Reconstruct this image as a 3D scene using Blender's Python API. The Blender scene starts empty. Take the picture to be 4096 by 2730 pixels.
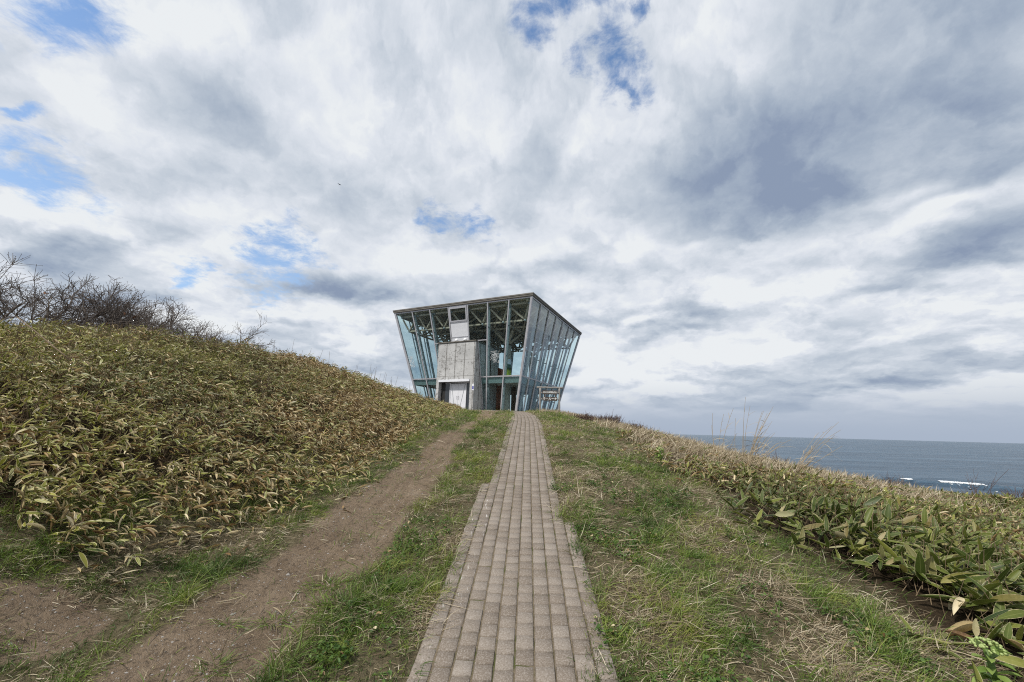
import bpy, math, random
import numpy as np
from mathutils import Matrix, Vector
random.seed(7); RNG = np.random.default_rng(7)
S = bpy.context.scene; COL = S.collection

# ------------------------------------------------------------------ camera
cam_d = bpy.data.cameras.new("camera"); cam = bpy.data.objects.new("camera", cam_d); COL.objects.link(cam)
cam_d.sensor_width = 36; cam_d.lens = 14.0; cam_d.clip_start = .05; cam_d.clip_end = 120000
PITCH = math.atan(355 / (4096 * 14 / 36)); ROLL = math.radians(1.52)
fw = Vector((0, math.cos(PITCH), math.sin(PITCH))); u0 = Vector((0, -math.sin(PITCH), math.cos(PITCH))); x0 = Vector((1, 0, 0))
rt = x0 * math.cos(ROLL) + u0 * math.sin(ROLL); up = u0 * math.cos(ROLL) - x0 * math.sin(ROLL)
cam.matrix_world = Matrix((( rt.x, up.x, -fw.x, 0), (rt.y, up.y, -fw.y, 0), (rt.z, up.z, -fw.z, 0), (0, 0, 0, 1)))
S.camera = cam
S.view_settings.view_transform = 'Standard'; S.view_settings.look = 'None'
S.view_settings.exposure = 0.0; S.view_settings.gamma = 1.0
S.cycles.use_denoising = False; S.cycles.filter_width = 1.1; S.cycles.max_bounces = 8; S.cycles.transparent_max_bounces = 28; S.cycles.diffuse_bounces = 3; S.cycles.glossy_bounces = 3
SUN_EL, SUN_AZ = math.radians(52), math.radians(-135)   # azimuth clockwise from +y (view direction)

# ------------------------------------------------------------------ node helper
class NT:
    def __init__(s, tree):
        s.t = tree; s.n = tree.nodes; s.l = tree.links
    def node(s, typ, **kw):
        nd = s.n.new(typ)
        for k, v in kw.items(): setattr(nd, k, v)
        return nd
    def put(s, sock, v):
        if hasattr(v, 'is_output'): s.l.new(v, sock)
        elif v is not None: sock.default_value = v
    def math(s, op, a, b=None, c=None, clamp=False):
        nd = s.node('ShaderNodeMath', operation=op); nd.use_clamp = clamp
        s.put(nd.inputs[0], a); s.put(nd.inputs[1], b); s.put(nd.inputs[2], c); return nd.outputs[0]
    def vec(s, op, a, b=None):
        nd = s.node('ShaderNodeVectorMath', operation=op)
        s.put(nd.inputs[0], a)
        if op == 'SCALE': s.put(nd.inputs[3], b)
        else: s.put(nd.inputs[1], b)
        return nd.outputs['Value'] if op in ('LENGTH', 'DOT_PRODUCT', 'DISTANCE') else nd.outputs[0]
    def range(s, v, a, b, c=0., d=1., smooth=True):
        nd = s.node('ShaderNodeMapRange'); nd.interpolation_type = 'SMOOTHSTEP' if smooth else 'LINEAR'
        s.put(nd.inputs[0], v)
        for i, k in enumerate((a, b, c, d)): s.put(nd.inputs[i + 1], k)
        return nd.outputs[0]
    def noise(s, vec, scale, detail=4, rough=.5, dist=0., lac=2., dims='3D', w=None):
        nd = s.node('ShaderNodeTexNoise'); nd.noise_dimensions = dims
        if vec is not None: s.l.new(vec, nd.inputs['Vector'])
        for k, v in (('Scale', scale), ('Detail', detail), ('Roughness', rough), ('Distortion', dist), ('Lacunarity', lac)): nd.inputs[k].default_value = v
        if w is not None: nd.inputs['W'].default_value = w
        return nd
    def ramp(s, fac, stops, interp='LINEAR'):
        nd = s.node('ShaderNodeValToRGB'); cr = nd.color_ramp; cr.interpolation = interp
        while len(cr.elements) < len(stops): cr.elements.new(.5)
        for e, (p, c) in zip(cr.elements, stops): e.position = p; e.color = (*c, 1)
        s.put(nd.inputs[0], fac); return nd.outputs[0]
    def mix(s, fac, a, b, blend='MIX'):
        nd = s.node('ShaderNodeMix', data_type='RGBA', blend_type=blend)
        s.put(nd.inputs[0], fac)
        for i, v in ((6, a), (7, b)):
            if not hasattr(v, 'is_output') and len(v) == 3: v = (*v, 1)
            s.put(nd.inputs[i], v)
        return nd.outputs[2]
    def attr(s, name):
        return s.node('ShaderNodeAttribute', attribute_name=name).outputs['Fac']
    def sep(s, v):
        nd = s.node('ShaderNodeSeparateXYZ'); s.l.new(v, nd.inputs[0]); return nd.outputs
    def comb(s, x=0., y=0., z=0.):
        nd = s.node('ShaderNodeCombineXYZ')
        for i, v in enumerate((x, y, z)): s.put(nd.inputs[i], v)
        return nd.outputs[0]
    def bump(s, h, strength=.3, dist=.01):
        nd = s.node('ShaderNodeBump'); nd.inputs['Strength'].default_value = strength; nd.inputs['Distance'].default_value = dist
        s.l.new(h, nd.inputs['Height']); return nd.outputs[0]

# ------------------------------------------------------------------ world: clear sky behind a broken cloud deck
GAPS = [(-1.36,.678,.15,.05,-.5),(-.64,.43,.07,.075,.3),(-1.4367,1.2352,0.152,0.096,-0.3602),(-1.313,0.6907,0.1088,0.0408,-0.6024),(-1.4114,0.6696,0.0582,0.0254,-0.406),(-1.478,0.8723,0.0602,0.0148,-0.1644),(-0.6697,0.4566,0.0543,0.063,0.4227),(-0.6105,0.3993,0.0301,0.0324,0.0283),(-0.867,0.3748,0.0299,0.0274,0.0282),(-0.1836,0.5441,0.0603,0.039,-0.1608),(0.2863,1.1496,0.0634,0.1286,0.2827),(0.2026,1.1062,0.0399,0.0549,0.0322),(0.3197,0.999,0.027,0.0485,0.3338),(0.1008,1.3037,0.0865,0.0437,0.4576),(0.0283,1.1908,0.0405,0.0366,0.0328),(0.2476,1.3435,0.0694,0.0351,0.0336),(0.3886,1.3342,0.0195,0.042,-0.4107)]
DARKS = [(-0.887,0.9149,0.267,0.1406,-0.4402,0.42),(-0.5105,0.6731,0.2671,0.0827,-0.3111,0.42),(-0.966,0.6802,0.3041,0.0614,-0.1611,0.22),(-0.4487,0.3572,0.1397,0.0505,-0.1178,0.75),(-1.2063,0.4323,0.1892,0.0331,-0.0458,0.45),(-1.0239,0.5041,0.1581,0.0514,-0.1197,0.2),(-0.6165,0.2513,0.102,0.0175,-0.0444,0.3),(1.0,0.82,0.56,0.22,0.2219,1.1),(0.7227,0.6617,0.1844,0.1236,0.0296,0.65),(1.4449,0.788,0.1931,0.0757,0.3018,0.55),(1.2852,0.5319,0.2322,0.0564,0.2742,0.75),(1.2207,1.2551,0.6,0.28,0.3308,0.8),(0.6362,0.8576,0.1403,0.1328,0.0307,0.35),(0.7279,0.4648,0.1686,0.0251,0.1384,0.5),(0.139,0.4106,0.1748,0.0322,0.0282,0.4),(0.3441,0.3131,0.2186,0.0261,0.0999,0.6),(1.0978,0.3944,0.2278,0.0294,0.1351,0.4),(-0.13,1.2276,0.1222,0.1178,0.033,0.18),(0.0433,0.5744,0.1445,0.0595,0.0292,0.2),(0.0601,0.7818,0.0752,0.1427,0.0304,0.2),(1.5771,1.3705,0.1935,0.0988,0.4167,0.25),(0.5961,1.1351,0.161,0.1954,0.0323,-0.2),(1.0846,0.6724,0.1445,0.0265,0.2846,-0.5),(1.2097,0.6259,0.1572,0.026,0.2803,-0.4),(0.3768,0.5058,0.1428,0.0772,0.0287,-0.25),(-1.1257,0.5801,0.2444,0.0402,-0.066,-0.25),(-1.1354,1.047,0.183,0.1935,0.0321,-0.15),(-0.5658,0.4532,0.0702,0.0508,0.0286,-0.3),(-0.1538,0.4397,0.2341,0.0376,0.0285,-0.25),(0.5553,0.5109,0.0715,0.0233,0.0287,-0.3)]
world = bpy.data.worlds.new("World"); S.world = world; world.use_nodes = True
W = NT(world.node_tree); W.n.clear()
BG = .1
d = W.node('ShaderNodeTexCoord').outputs['Generated']
dx, dy, dz = W.sep(d)
zc = W.math('ADD', W.math('MAXIMUM', dz, 0.), .17)
uv = W.comb(W.math('DIVIDE', dx, zc), W.math('DIVIDE', dy, zc), 0.)          # a cloud deck seen from below
yc = W.math('MAXIMUM', dy, .04)
q0 = W.comb(W.math('DIVIDE', dx, yc), W.math('DIVIDE', dz, yc), 0.)
def warp(v, scale, detail, ax, ay):
    wn = W.noise(uv, scale, detail, .6).outputs['Color']
    return W.vec('ADD', v, W.vec('MULTIPLY', W.vec('SUBTRACT', wn, (.5, .5, .5)), (ax, ay, 0.)))
q = warp(q0, 6., 9, .28, .22)
qd = warp(warp(q0, 2.2, 2, .30, .16), 7., 6, .10, .06)
def blob(vec, b, amp, inner, outer):
    m = W.node('ShaderNodeMapping', vector_type='TEXTURE')
    m.inputs['Location'].default_value = (b[0], b[1], 0); m.inputs['Rotation'].default_value = (0, 0, b[4]); m.inputs['Scale'].default_value = (b[2], b[3], 1)
    W.l.new(vec, m.inputs[0])
    return W.range(W.vec('LENGTH', m.outputs[0]), inner, outer, amp, 0.)
gap = None
for b in GAPS:
    v = blob(q, b, 1., .0, 2.7); gap = v if gap is None else W.math('MAXIMUM', gap, v)
dark = None
for b in DARKS:
    v = blob(qd, b, b[5], .0, 1.7); dark = v if dark is None else W.math('ADD', dark, v)
nf = W.noise(uv, 10., 9, .68, .3).outputs['Fac']
cov = W.math('ADD', W.math('SUBTRACT', gap, .53), W.math('MULTIPLY', W.math('SUBTRACT', nf, .5), 3.1))
cov = W.math('MULTIPLY', W.range(cov, -.42, .75), W.range(gap, .03, .38))
# cloud shade: thickness of the deck, brighter on the upper rim of each billow
zz_ = W.math('ADD', W.math('MAXIMUM', dz, 0.), .30)
pz = W.math('MULTIPLY', W.math('LOGARITHM', W.math('ADD', W.math('MAXIMUM', dz, 0.), .10), 2.718), .42)
hl = W.math('MAXIMUM', W.math('SQRT', W.math('ADD', W.math('MULTIPLY', dx, dx), W.math('MULTIPLY', dy, dy))), .02)
pz = W.math('ADD', pz, W.math('MULTIPLY', dz, .75))
pv_ = W.comb(W.math('DIVIDE', dx, hl), W.math('DIVIDE', dy, hl), pz)
pv_ = W.vec('ADD', pv_, W.vec('MULTIPLY', W.vec('SUBTRACT', W.noise(pv_, 8., 7, .62).outputs['Color'], (.5, .5, .5)), (.13, .13, .13)))
nl = W.noise(pv_, 4.0, 8, .54, .0).outputs['Fac']
nl2 = W.noise(W.vec('ADD', pv_, (.0, .0, .065)), 4.0, 5, .48, .0).outputs['Fac']
dens = W.range(nl, .40, .60); dens2 = W.range(nl2, .38, .62)
edge = W.math('SUBTRACT', dens2, dens)
n5 = W.noise(pv_, 11., 6, .55).outputs['Fac']; n6 = W.noise(W.vec('ADD', pv_, (.0, .0, .028)), 11., 4, .5).outputs['Fac']
edge = W.math('ADD', edge, W.math('MULTIPLY', W.math('SUBTRACT', n6, n5), 1.5))
nbig = W.noise(pv_, 1.7, 3, .5, .1).outputs['Fac']
el = W.range(dz, .0, .62, 1., 0., False)
band = W.range(dz, .005, .10)                          # contrast of the streaks dies into the horizon haze
base = W.math('ADD', W.math('MULTIPLY', W.math('POWER', el, 1.4), .19), .15)
tex = W.math('ADD', W.math('MULTIPLY', nl, 1.5), W.math('MULTIPLY', nf, .5))
dark = W.math('MULTIPLY', dark, W.math('ADD', tex, -.16))
g = W.math('ADD', base, W.math('MULTIPLY', W.math('TANH', W.math('MULTIPLY', dark, 1.25)), .84))
low = W.range(dz, .10, .50, 1., .45)
def addn(g, n, k): return W.math('ADD', g, W.math('MULTIPLY', W.math('MULTIPLY', n, k), W.math('MULTIPLY', low, band)))
g = addn(g, W.math('SUBTRACT', dens, .5), .36)
g = addn(g, edge, .74)
g = addn(g, W.math('SUBTRACT', nbig, .5), 1.1)
g = W.math('ADD', g, W.math('MULTIPLY', W.math('SUBTRACT', nf, .5), .10))
k = 1 / BG
cl = W.ramp(g, [(0., (.83, .86, .885)), (.15, (.735, .775, .84)), (.42, (.555, .615, .695)), (.75, (.37, .44, .545)), (1., (.26, .325, .45))])
cl = W.mix(1., cl, (k, k, k), 'MULTIPLY')
hz = W.range(dz, .0, .135, 1., 0.)
cl = W.mix(W.math('MULTIPLY', hz, .9), cl, (.375 * k, .445 * k, .56 * k))
sky = W.node('ShaderNodeTexSky', sky_type='NISHITA'); sky.sun_disc = False
sky.sun_elevation = SUN_EL; sky.sun_rotation = SUN_AZ
blue = W.mix(1., sky.outputs[0], (1.55, 1.85, 2.05), 'MULTIPLY')
blue = W.mix(W.range(dz, .25, .75, .25, .0), blue, (.62 * k, .70 * k, .80 * k))
fin = W.mix(cov, cl, blue)
bg = W.node('ShaderNodeBackground'); bg.inputs[1].default_value = BG; W.l.new(fin, bg.inputs[0])
wo = W.node('ShaderNodeOutputWorld'); W.l.new(bg.outputs[0], wo.inputs[0])
world.cycles.sampling_method = 'MANUAL'; world.cycles.sample_map_resolution = 512

sl = bpy.data.lights.new("sun", 'SUN'); sl.energy = 3.9; sl.angle = math.radians(5); sl.color = (1, .95, .88)
sun = bpy.data.objects.new("sun", sl); COL.objects.link(sun)
sdir = Vector((math.sin(SUN_AZ) * math.cos(SUN_EL), math.cos(SUN_AZ) * math.cos(SUN_EL), math.sin(SUN_EL)))
sun.rotation_euler = sdir.to_track_quat('Z', 'Y').to_euler(); sun.location = (0, 0, 60)

# ------------------------------------------------------------------ object helpers
def tag(o, label=None, cat=None, group=None, kind=None):
    for kk, v in (('label', label), ('category', cat), ('group', group), ('kind', kind)):
        if v: o[kk] = v
    return o
def thing(name, label, cat, loc=(0, 0, 0), rz=0., group=None):
    o = bpy.data.objects.new(name, None); COL.objects.link(o); o.empty_display_size = .2
    o.location = loc; o.rotation_euler = (0, 0, rz); return tag(o, label, cat, group)
def link(name, me, mat=None, parent=None):
    o = bpy.data.objects.new(name, me); COL.objects.link(o)
    if mat is not None and not me.materials: me.materials.append(mat)
    if parent is not None: o.parent = parent
    return o
def npmesh(name, V, F, attrs=None, smooth=False):
    """V (n,3); F: list of (m,k) index arrays"""
    me = bpy.data.meshes.new(name); V = np.asarray(V, np.float32)
    F = [np.asarray(f, np.int32) for f in (F if isinstance(F, list) else [F]) if len(f)]
    me.vertices.add(len(V)); me.vertices.foreach_set('co', V.ravel())
    nl_ = sum(f.size for f in F); npo = sum(len(f) for f in F)
    me.loops.add(nl_); me.loops.foreach_set('vertex_index', np.concatenate([f.ravel() for f in F]))
    me.polygons.add(npo)
    tot = np.concatenate([np.full(len(f), f.shape[1], np.int32) for f in F]); st = np.concatenate([[0], np.cumsum(tot)[:-1]]).astype(np.int32)
    me.polygons.foreach_set('loop_start', st); me.polygons.foreach_set('loop_total', tot)
    if smooth: me.polygons.foreach_set('use_smooth', np.ones(npo, bool))
    me.update(calc_edges=True)
    for kk, v in (attrs or {}).items():
        a = me.attributes.new(kk, 'FLOAT', 'POINT'); a.data.foreach_set('value', np.asarray(v, np.float32).ravel())
    return me
class MB:
    """collects boxes, bars and tubes into one mesh"""
    def __init__(s): s.v = []; s.f = []
    def hexa(s, p):      # 8 points: 4 bottom ring, 4 top ring
        i = len(s.v); s.v += [tuple(map(float, q_)) for q_ in p]
        s.f += [tuple(i + j for j in f) for f in ((3, 2, 1, 0), (4, 5, 6, 7), (0, 1, 5, 4), (1, 2, 6, 5), (2, 3, 7, 6), (3, 0, 4, 7))]; return s
    def box(s, x0, x1, y0, y1, z0, z1):
        return s.hexa([(x0, y0, z0), (x1, y0, z0), (x1, y1, z0), (x0, y1, z0), (x0, y0, z1), (x1, y0, z1), (x1, y1, z1), (x0, y1, z1)])
    def bar(s, p, q_, w, h=None, upv=(0, 0, 1)):
        p = np.array(p, float); q_ = np.array(q_, float); h = h or w
        t = q_ - p; t /= np.linalg.norm(t); a = np.cross(t, upv)
        if np.linalg.norm(a) < 1e-3: a = np.cross(t, (0, 1, 0))
        a /= np.linalg.norm(a); b = np.cross(a, t); a = a * w / 2; b = b * h / 2
        return s.hexa([p - a - b, p + a - b, p + a + b, p - a + b, q_ - a - b, q_ + a - b, q_ + a + b, q_ - a + b])
    def tube(s, pts, rad, k=8, caps=True):
        pts = np.array(pts, float); n = len(pts); rad = np.broadcast_to(rad, n); i0 = len(s.v)
        T = np.gradient(pts, axis=0); T /= np.linalg.norm(T, axis=1)[:, None] + 1e-9
        ref = np.array([0, 0, 1.]) if abs(T[0, 2]) < .9 else np.array([1., 0, 0])
        for j in range(n):
            a = np.cross(T[j], ref); a /= np.linalg.norm(a) + 1e-9; b = np.cross(T[j], a)
            for m in range(k):
                th_ = 2 * math.pi * m / k; s.v.append(tuple(pts[j] + rad[j] * (a * math.cos(th_) + b * math.sin(th_))))
        for j in range(n - 1):
            for m in range(k):
                m2 = (m + 1) % k; s.f.append((i0 + j * k + m, i0 + j * k + m2, i0 + (j + 1) * k + m2, i0 + (j + 1) * k + m))
        if caps:
            s.f.append(tuple(i0 + m for m in range(k))[::-1]); s.f.append(tuple(i0 + (n - 1) * k + m for m in range(k)))
        return s
    def lathe(s, prof, cx=0, cy=0, k=12):
        i0 = len(s.v)
        for r_, z_ in prof:
            for m in range(k): s.v.append((cx + r_ * math.cos(2 * math.pi * m / k), cy + r_ * math.sin(2 * math.pi * m / k), z_))
        for j in range(len(prof) - 1):
            for m in range(k):
                m2 = (m + 1) % k; s.f.append((i0 + j * k + m, i0 + j * k + m2, i0 + (j + 1) * k + m2, i0 + (j + 1) * k + m))
        s.f.append(tuple(i0 + m for m in range(k))[::-1]); s.f.append(tuple(i0 + (len(prof) - 1) * k + m for m in range(k)))
        return s
    def poly(s, pts):
        i = len(s.v); s.v += [tuple(map(float, p)) for p in pts]; s.f.append(tuple(range(i, i + len(pts)))); return s
    def build(s, name, mat, parent=None, smooth=False, bevel=0.):
        me = bpy.data.meshes.new(name); me.from_pydata(s.v, [], s.f); me.update()
        if smooth:
            for p in me.polygons: p.use_smooth = True
        o = link(name, me, mat, parent)
        if bevel: m = o.modifiers.new('bevel', 'BEVEL'); m.width = bevel; m.segments = 2; m.limit_method = 'ANGLE'
        return o

# ------------------------------------------------------------------ terrain functions (world: camera at the origin, y forward)
_L = RNG.random((256, 256))
def vnoise(x, y):
    xi = np.floor(x).astype(int); yi = np.floor(y).astype(int); fx = x - xi; fy = y - yi
    fx = fx * fx * (3 - 2 * fx); fy = fy * fy * (3 - 2 * fy)
    a = _L[xi & 255, yi & 255]; b = _L[(xi + 1) & 255, yi & 255]; c = _L[xi & 255, (yi + 1) & 255]; e = _L[(xi + 1) & 255, (yi + 1) & 255]
    return (a * (1 - fx) + b * fx) * (1 - fy) + (c * (1 - fx) + e * fx) * fy
def fbm(x, y, o=4):
    r = 0; a = .5
    for i in range(o): r = r + a * vnoise(x * 2 ** i + 17.3 * i, y * 2 ** i + 5.1 * i); a *= .5
    return r / (1 - .5 ** o)
_gy = np.arange(-40, 140, .1)
_gz = np.interp(_gy, [-40, -10, 0, 2.2, 9.3, 12.8, 18, 24, 30, 46, 60, 75, 140], [-6, -2.8, -1.53, -1.15, .09, .44, .78, 1.07, 1.30, 1.30, 0, -14, -14])
_k = np.hanning(23); _k /= _k.sum(); _gz = np.convolve(np.pad(_gz, 11, 'edge'), _k, 'valid')
def g_base(y): return np.interp(y, _gy, _gz)
def smooth(a, b, x): t = np.clip((x - a) / (b - a), 0, 1); return t * t * (3 - 2 * t)
def x_left(y): return np.interp(y, [0, 3, 4.3, 6, 12, 20, 24], [-2.9, -2.72, -2.3, -2.08, -2.05, -2.35, -3.2]) + .35 * (fbm(y * 1.3, y * 0 + 3.3, 3) - .5)
def x_right(y): return 2.32 + .45 * (fbm(y * .9, y * 0 + 9.7, 3) - .5) + .05 * np.maximum(y - 8, 0)
def mound(x, y):
    s = np.maximum(-2.35 - x, 0.)
    H = np.interp(y, [-10, 3, 9, 11.5, 13, 14, 15, 16.5, 18, 20, 22, 25], [1.46, 1.50, 1.42, 1.26, 1.0, .82, .68, .52, .38, .26, .08, 0.])
    prof = np.sin(np.pi / 2 * np.clip(s / 5.6, 0, 1)) - .10 * np.maximum(s - 6, 0)
    return H * np.maximum(prof, -2) + .34 * (fbm(x * .33 + 12, y * .33 + 3, 2) - .5) * smooth(1.0, 3.5, s) * smooth(24, 17, y) + .16 * (fbm(x * .9 + 2, y * .9 + 8, 2) - .5) * smooth(.5, 2., s) * smooth(24, 17, y)
def height(x, y, micro=True):
    x = np.asarray(x, float); y = np.asarray(y, float)
    z = g_base(y) + mound(x, y)
    s = x - 2.2; sp = np.where(s > 6, s, np.log1p(np.exp(np.clip(s * 2.2, -30, 30))) / 2.2)
    sl_ = np.interp(y, [4, 8.2, 9.6, 11, 14], [.12, .165, .215, .245, .27])
    xc = np.interp(y, [-10, 0, 8.5, 12, 14, 18, 20, 22, 25, 32, 50], [11.5, 11, 10.8, 10.4, 9.5, 8.6, 7.8, 6.9, 6.2, 8, 9])
    c = np.maximum(x - xc, 0)
    sp = np.where(sp > 6, 6 + .4 * (sp - 6), sp); z = z - sl_ * sp - .11 * c ** 2
    z = z + .16 * np.exp(-((x - 3.0) ** 2 / 1.3 + (y - 23.5) ** 2 / 8))
    z = np.where(x < -12, z - .012 * (x + 12) ** 2, z)
    if micro:
        off = np.abs(x - .046 * (y - 2.2)); m = smooth(.5, 1.2, off) * smooth(30, 27, y)
        z = z + m * (.10 * (fbm(x * .9 + 40, y * .9, 4) - .5) + .05 * (fbm(x * 4 + 9, y * 4, 3) - .5))
        # worn vehicle track left of the paving
        z = z + .022 * (fbm(x * 9 + 3, y * 5, 3) - .5) * smooth(19, 14, y) * (off > .6)
        tr = np.exp(-((x + 1.33 - .05 * np.maximum(y - 4, 0)) / .42) ** 2) * smooth(19, 14, y); z = z - .05 * tr
    return np.maximum(z, -15.)
CLX = lambda y: -.01 + .046 * (np.minimum(y, 11) - 2.2) + .0 * y
def cl_x(y): return np.interp(y, [-3, 2.17, 9.56, 11, 13, 16, 19], [-.17, .05, .37, .42, .45, .43, .28])
def pave_l(y): return np.interp(y, [0, 5.05, 5.15, 20], [.5, .5, .4, .4])
def pave_r(y): return np.interp(y, [0, 3.9, 4.0, 20], [.5, .5, .4, .4])
def dirt_l(y): return np.interp(y, [0, 2.1, 3.2, 5.5, 9, 12, 16, 18], [-2.0, -1.85, -1.80, -1.55, -1.15, -1.0, -1.25, -2.2]) + .34 * (fbm(y * 1.7, y * 0 + 1.1, 3) - .5)
def dirt_r(y): return np.interp(y, [0, 2.1, 3.2, 5.5, 9, 12, 16, 18], [-1.25, -1.20, -1.0, -.90, -.84, -.62, -.55, -.3]) + .24 * (fbm(y * 2.1, y * 0 + 6.1, 3) - .5)

def spaced(lo, hi, fine_lo, fine_hi, d0, grow):
    a = list(np.arange(fine_lo, fine_hi, d0)); st = d0; v = fine_hi
    while v < hi: a.append(v); st *= grow; v += st
    a.append(hi); st = d0; v = fine_lo; b = []
    while v > lo: st *= grow; v -= st; b.append(max(v, lo))
    return np.array(sorted(set(b + a)))
gx = spaced(-60, 60, -4, 4, .05, 1.06); gyv = spaced(-30, 110, 1.0, 9, .05, 1.025)
GX, GY = np.meshgrid(gx, gyv); GZ = height(GX, GY)
nx, ny = len(gx), len(gyv); idx = np.arange(nx * ny).reshape(ny, nx)
quads = np.stack([idx[:-1, :-1], idx[:-1, 1:], idx[1:, 1:], idx[1:, :-1]], -1).reshape(-1, 4)
def dirtmask(x, y):
    inn = smooth(-.12, .10, x - dirt_l(y)) * smooth(-.10, .12, dirt_r(y) - x) * smooth(22, 17, y)
    corner = smooth(1.0, .45, ((x + 2.5) / .42) ** 2 + ((y - 2.42) / .26) ** 2)
    return np.clip(np.maximum(inn, corner), 0, 1)
def littermask(x, y): return np.maximum(smooth(-.2, -.8, x - x_left(y)), smooth(-.1, .5, x - x_right(y)))
def thatch(x, y): return fbm(x * 1.6 + 3, y * 1.6, 4)
me = npmesh('ground', np.stack([GX, GY, GZ], -1).reshape(-1, 3), quads, dict(dirt=dirtmask(GX, GY), litter=littermask(GX, GY)), smooth=True)

def pbsdf(name, col=(.5, .5, .5), rough=.6, metal=0., spec=.5):
    m = bpy.data.materials.new(name); m.use_nodes = True; t = NT(m.node_tree); b = t.n['Principled BSDF']
    b.inputs['Base Color'].default_value = (*col, 1); b.inputs['Roughness'].default_value = rough; b.inputs['Metallic'].default_value = metal
    b.inputs['Specular IOR Level'].default_value = spec
    return m, t, b
# ground
m_ground, t, b = pbsdf('soil', rough=.95, spec=.1)
pos = t.node('ShaderNodeNewGeometry').outputs['Position']
n1 = t.noise(pos, 3., 6, .6).outputs['Fac']; n2 = t.noise(pos, 40., 6, .7).outputs['Fac']; n3 = t.noise(pos, 160., 3, .6).outputs['Fac']
st = t.node('ShaderNodeMapping'); st.inputs['Scale'].default_value = (9., 1.2, 3.); st.inputs['Rotation'].default_value = (0, 0, -.06); t.l.new(pos, st.inputs[0])
n4 = t.noise(st.outputs[0], 1.3, 5, .6).outputs['Fac']
dirtc = t.ramp(t.math('ADD', t.math('MULTIPLY', n1, .5), t.math('MULTIPLY', n4, .5)), [(.3, (.150, .108, .070)), (.55, (.25, .188, .130)), (.75, (.35, .277, .198))])
dirtc = t.mix(t.range(n3, .57, .72, 0., .75), dirtc, (.33, .30, .27)); dirtc = t.mix(t.range(n2, .52, .32, 0., .75), dirtc, (.07, .055, .042))
turf = t.ramp(n2, [(.3, (.07, .06, .035)), (.55, (.16, .135, .08)), (.8, (.27, .225, .145))])
lit = t.ramp(n2, [(.3, (.022, .016, .010)), (.6, (.065, .046, .027)), (.85, (.18, .13, .075))])
c = t.mix(t.math('ADD', t.attr('litter'), t.math('MULTIPLY', t.math('SUBTRACT', n1, .5), .5), clamp=True), turf, lit)
c = t.mix(t.range(t.math('ADD', t.attr('dirt'), t.math('MULTIPLY', t.math('SUBTRACT', n1, .5), .7)), .25, .75), c, dirtc)
t.l.new(c, b.inputs['Base Color'])
hb = t.math('ADD', t.math('MULTIPLY', n2, .7), t.math('MULTIPLY', n3, .4)); t.l.new(t.bump(hb, 1., .035), b.inputs['Normal'])
tag(link('ground', me, m_ground), kind='structure')

# ------------------------------------------------------------------ sea
SEA = -12.0
m_sea, t, b = pbsdf('sea_water', (.026, .066, .10), .3, spec=.22)
pos = t.node('ShaderNodeNewGeometry').outputs['Position']
wm = t.node('ShaderNodeMapping'); wm.inputs['Scale'].default_value = (.22, .75, 1.); wm.inputs['Rotation'].default_value = (0, 0, -.5); t.l.new(pos, wm.inputs[0])
w1 = t.noise(wm.outputs[0], .9, 7, .62, .4).outputs['Fac']; w2 = t.noise(wm.outputs[0], .06, 5, .6, .3).outputs['Fac']
t.l.new(t.bump(t.math('ADD', t.math('MULTIPLY', w1, .9), t.math('MULTIPLY', w2, 2.5)), 1., 1.9), b.inputs['Normal'])
wl = t.node('ShaderNodeMapping'); wl.inputs['Scale'].default_value = (.004, .030, 1.); wl.inputs['Rotation'].default_value = (0, 0, -.7); t.l.new(pos, wl.inputs[0]); w3 = t.noise(wl.outputs[0], 1., 6, .68, .3).outputs['Fac']
cc = t.ramp(t.math('ADD', t.math('MULTIPLY', w1, .25), t.math('ADD', t.math('MULTIPLY', w2, .3), t.math('MULTIPLY', w3, .45))), [(.36, (.010, .028, .050)), (.52, (.042, .084, .130)), (.68, (.10, .165, .225))]); t.l.new(cc, b.inputs['Base Color'])  # wave light and dark painted into the colour; bump is lost far off
sx = np.concatenate([-np.geomspace(60000, 30, 40), np.linspace(0, 320, 161), np.geomspace(330, 60000, 40)]); sy = np.concatenate([np.linspace(-200, 20, 12), np.linspace(24, 260, 220), np.geomspace(265, 80000, 45)])
SX, SY = np.meshgrid(sx, sy)
ang = math.radians(-40); al = (SX - 124) * math.cos(ang) + (SY - 113) * math.sin(ang); ac = -(SX - 124) * math.sin(ang) + (SY - 113) * math.cos(ang)
SZ = SEA + 1.25 * np.exp(-(ac / 2.6) ** 2) * smooth(-40, -15, al) * smooth(26, 4, al) + .35 * np.exp(-((ac + 13) / 3) ** 2) + .5 * np.exp(-((ac - 24) / 5) ** 2) * (SX > 30)
SZ += np.where((np.abs(SX) < 400) & (SY < 300), .35 * (fbm(SX * .12, SY * .25, 3) - .5), 0)
ids = np.arange(SX.size).reshape(SX.shape)
link('sea', npmesh('sea', np.stack([SX, SY, SZ], -1).reshape(-1, 3), np.stack([ids[:-1, :-1], ids[:-1, 1:], ids[1:, 1:], ids[1:, :-1]], -1).reshape(-1, 4), smooth=True), m_sea)['kind'] = 'structure'
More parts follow.
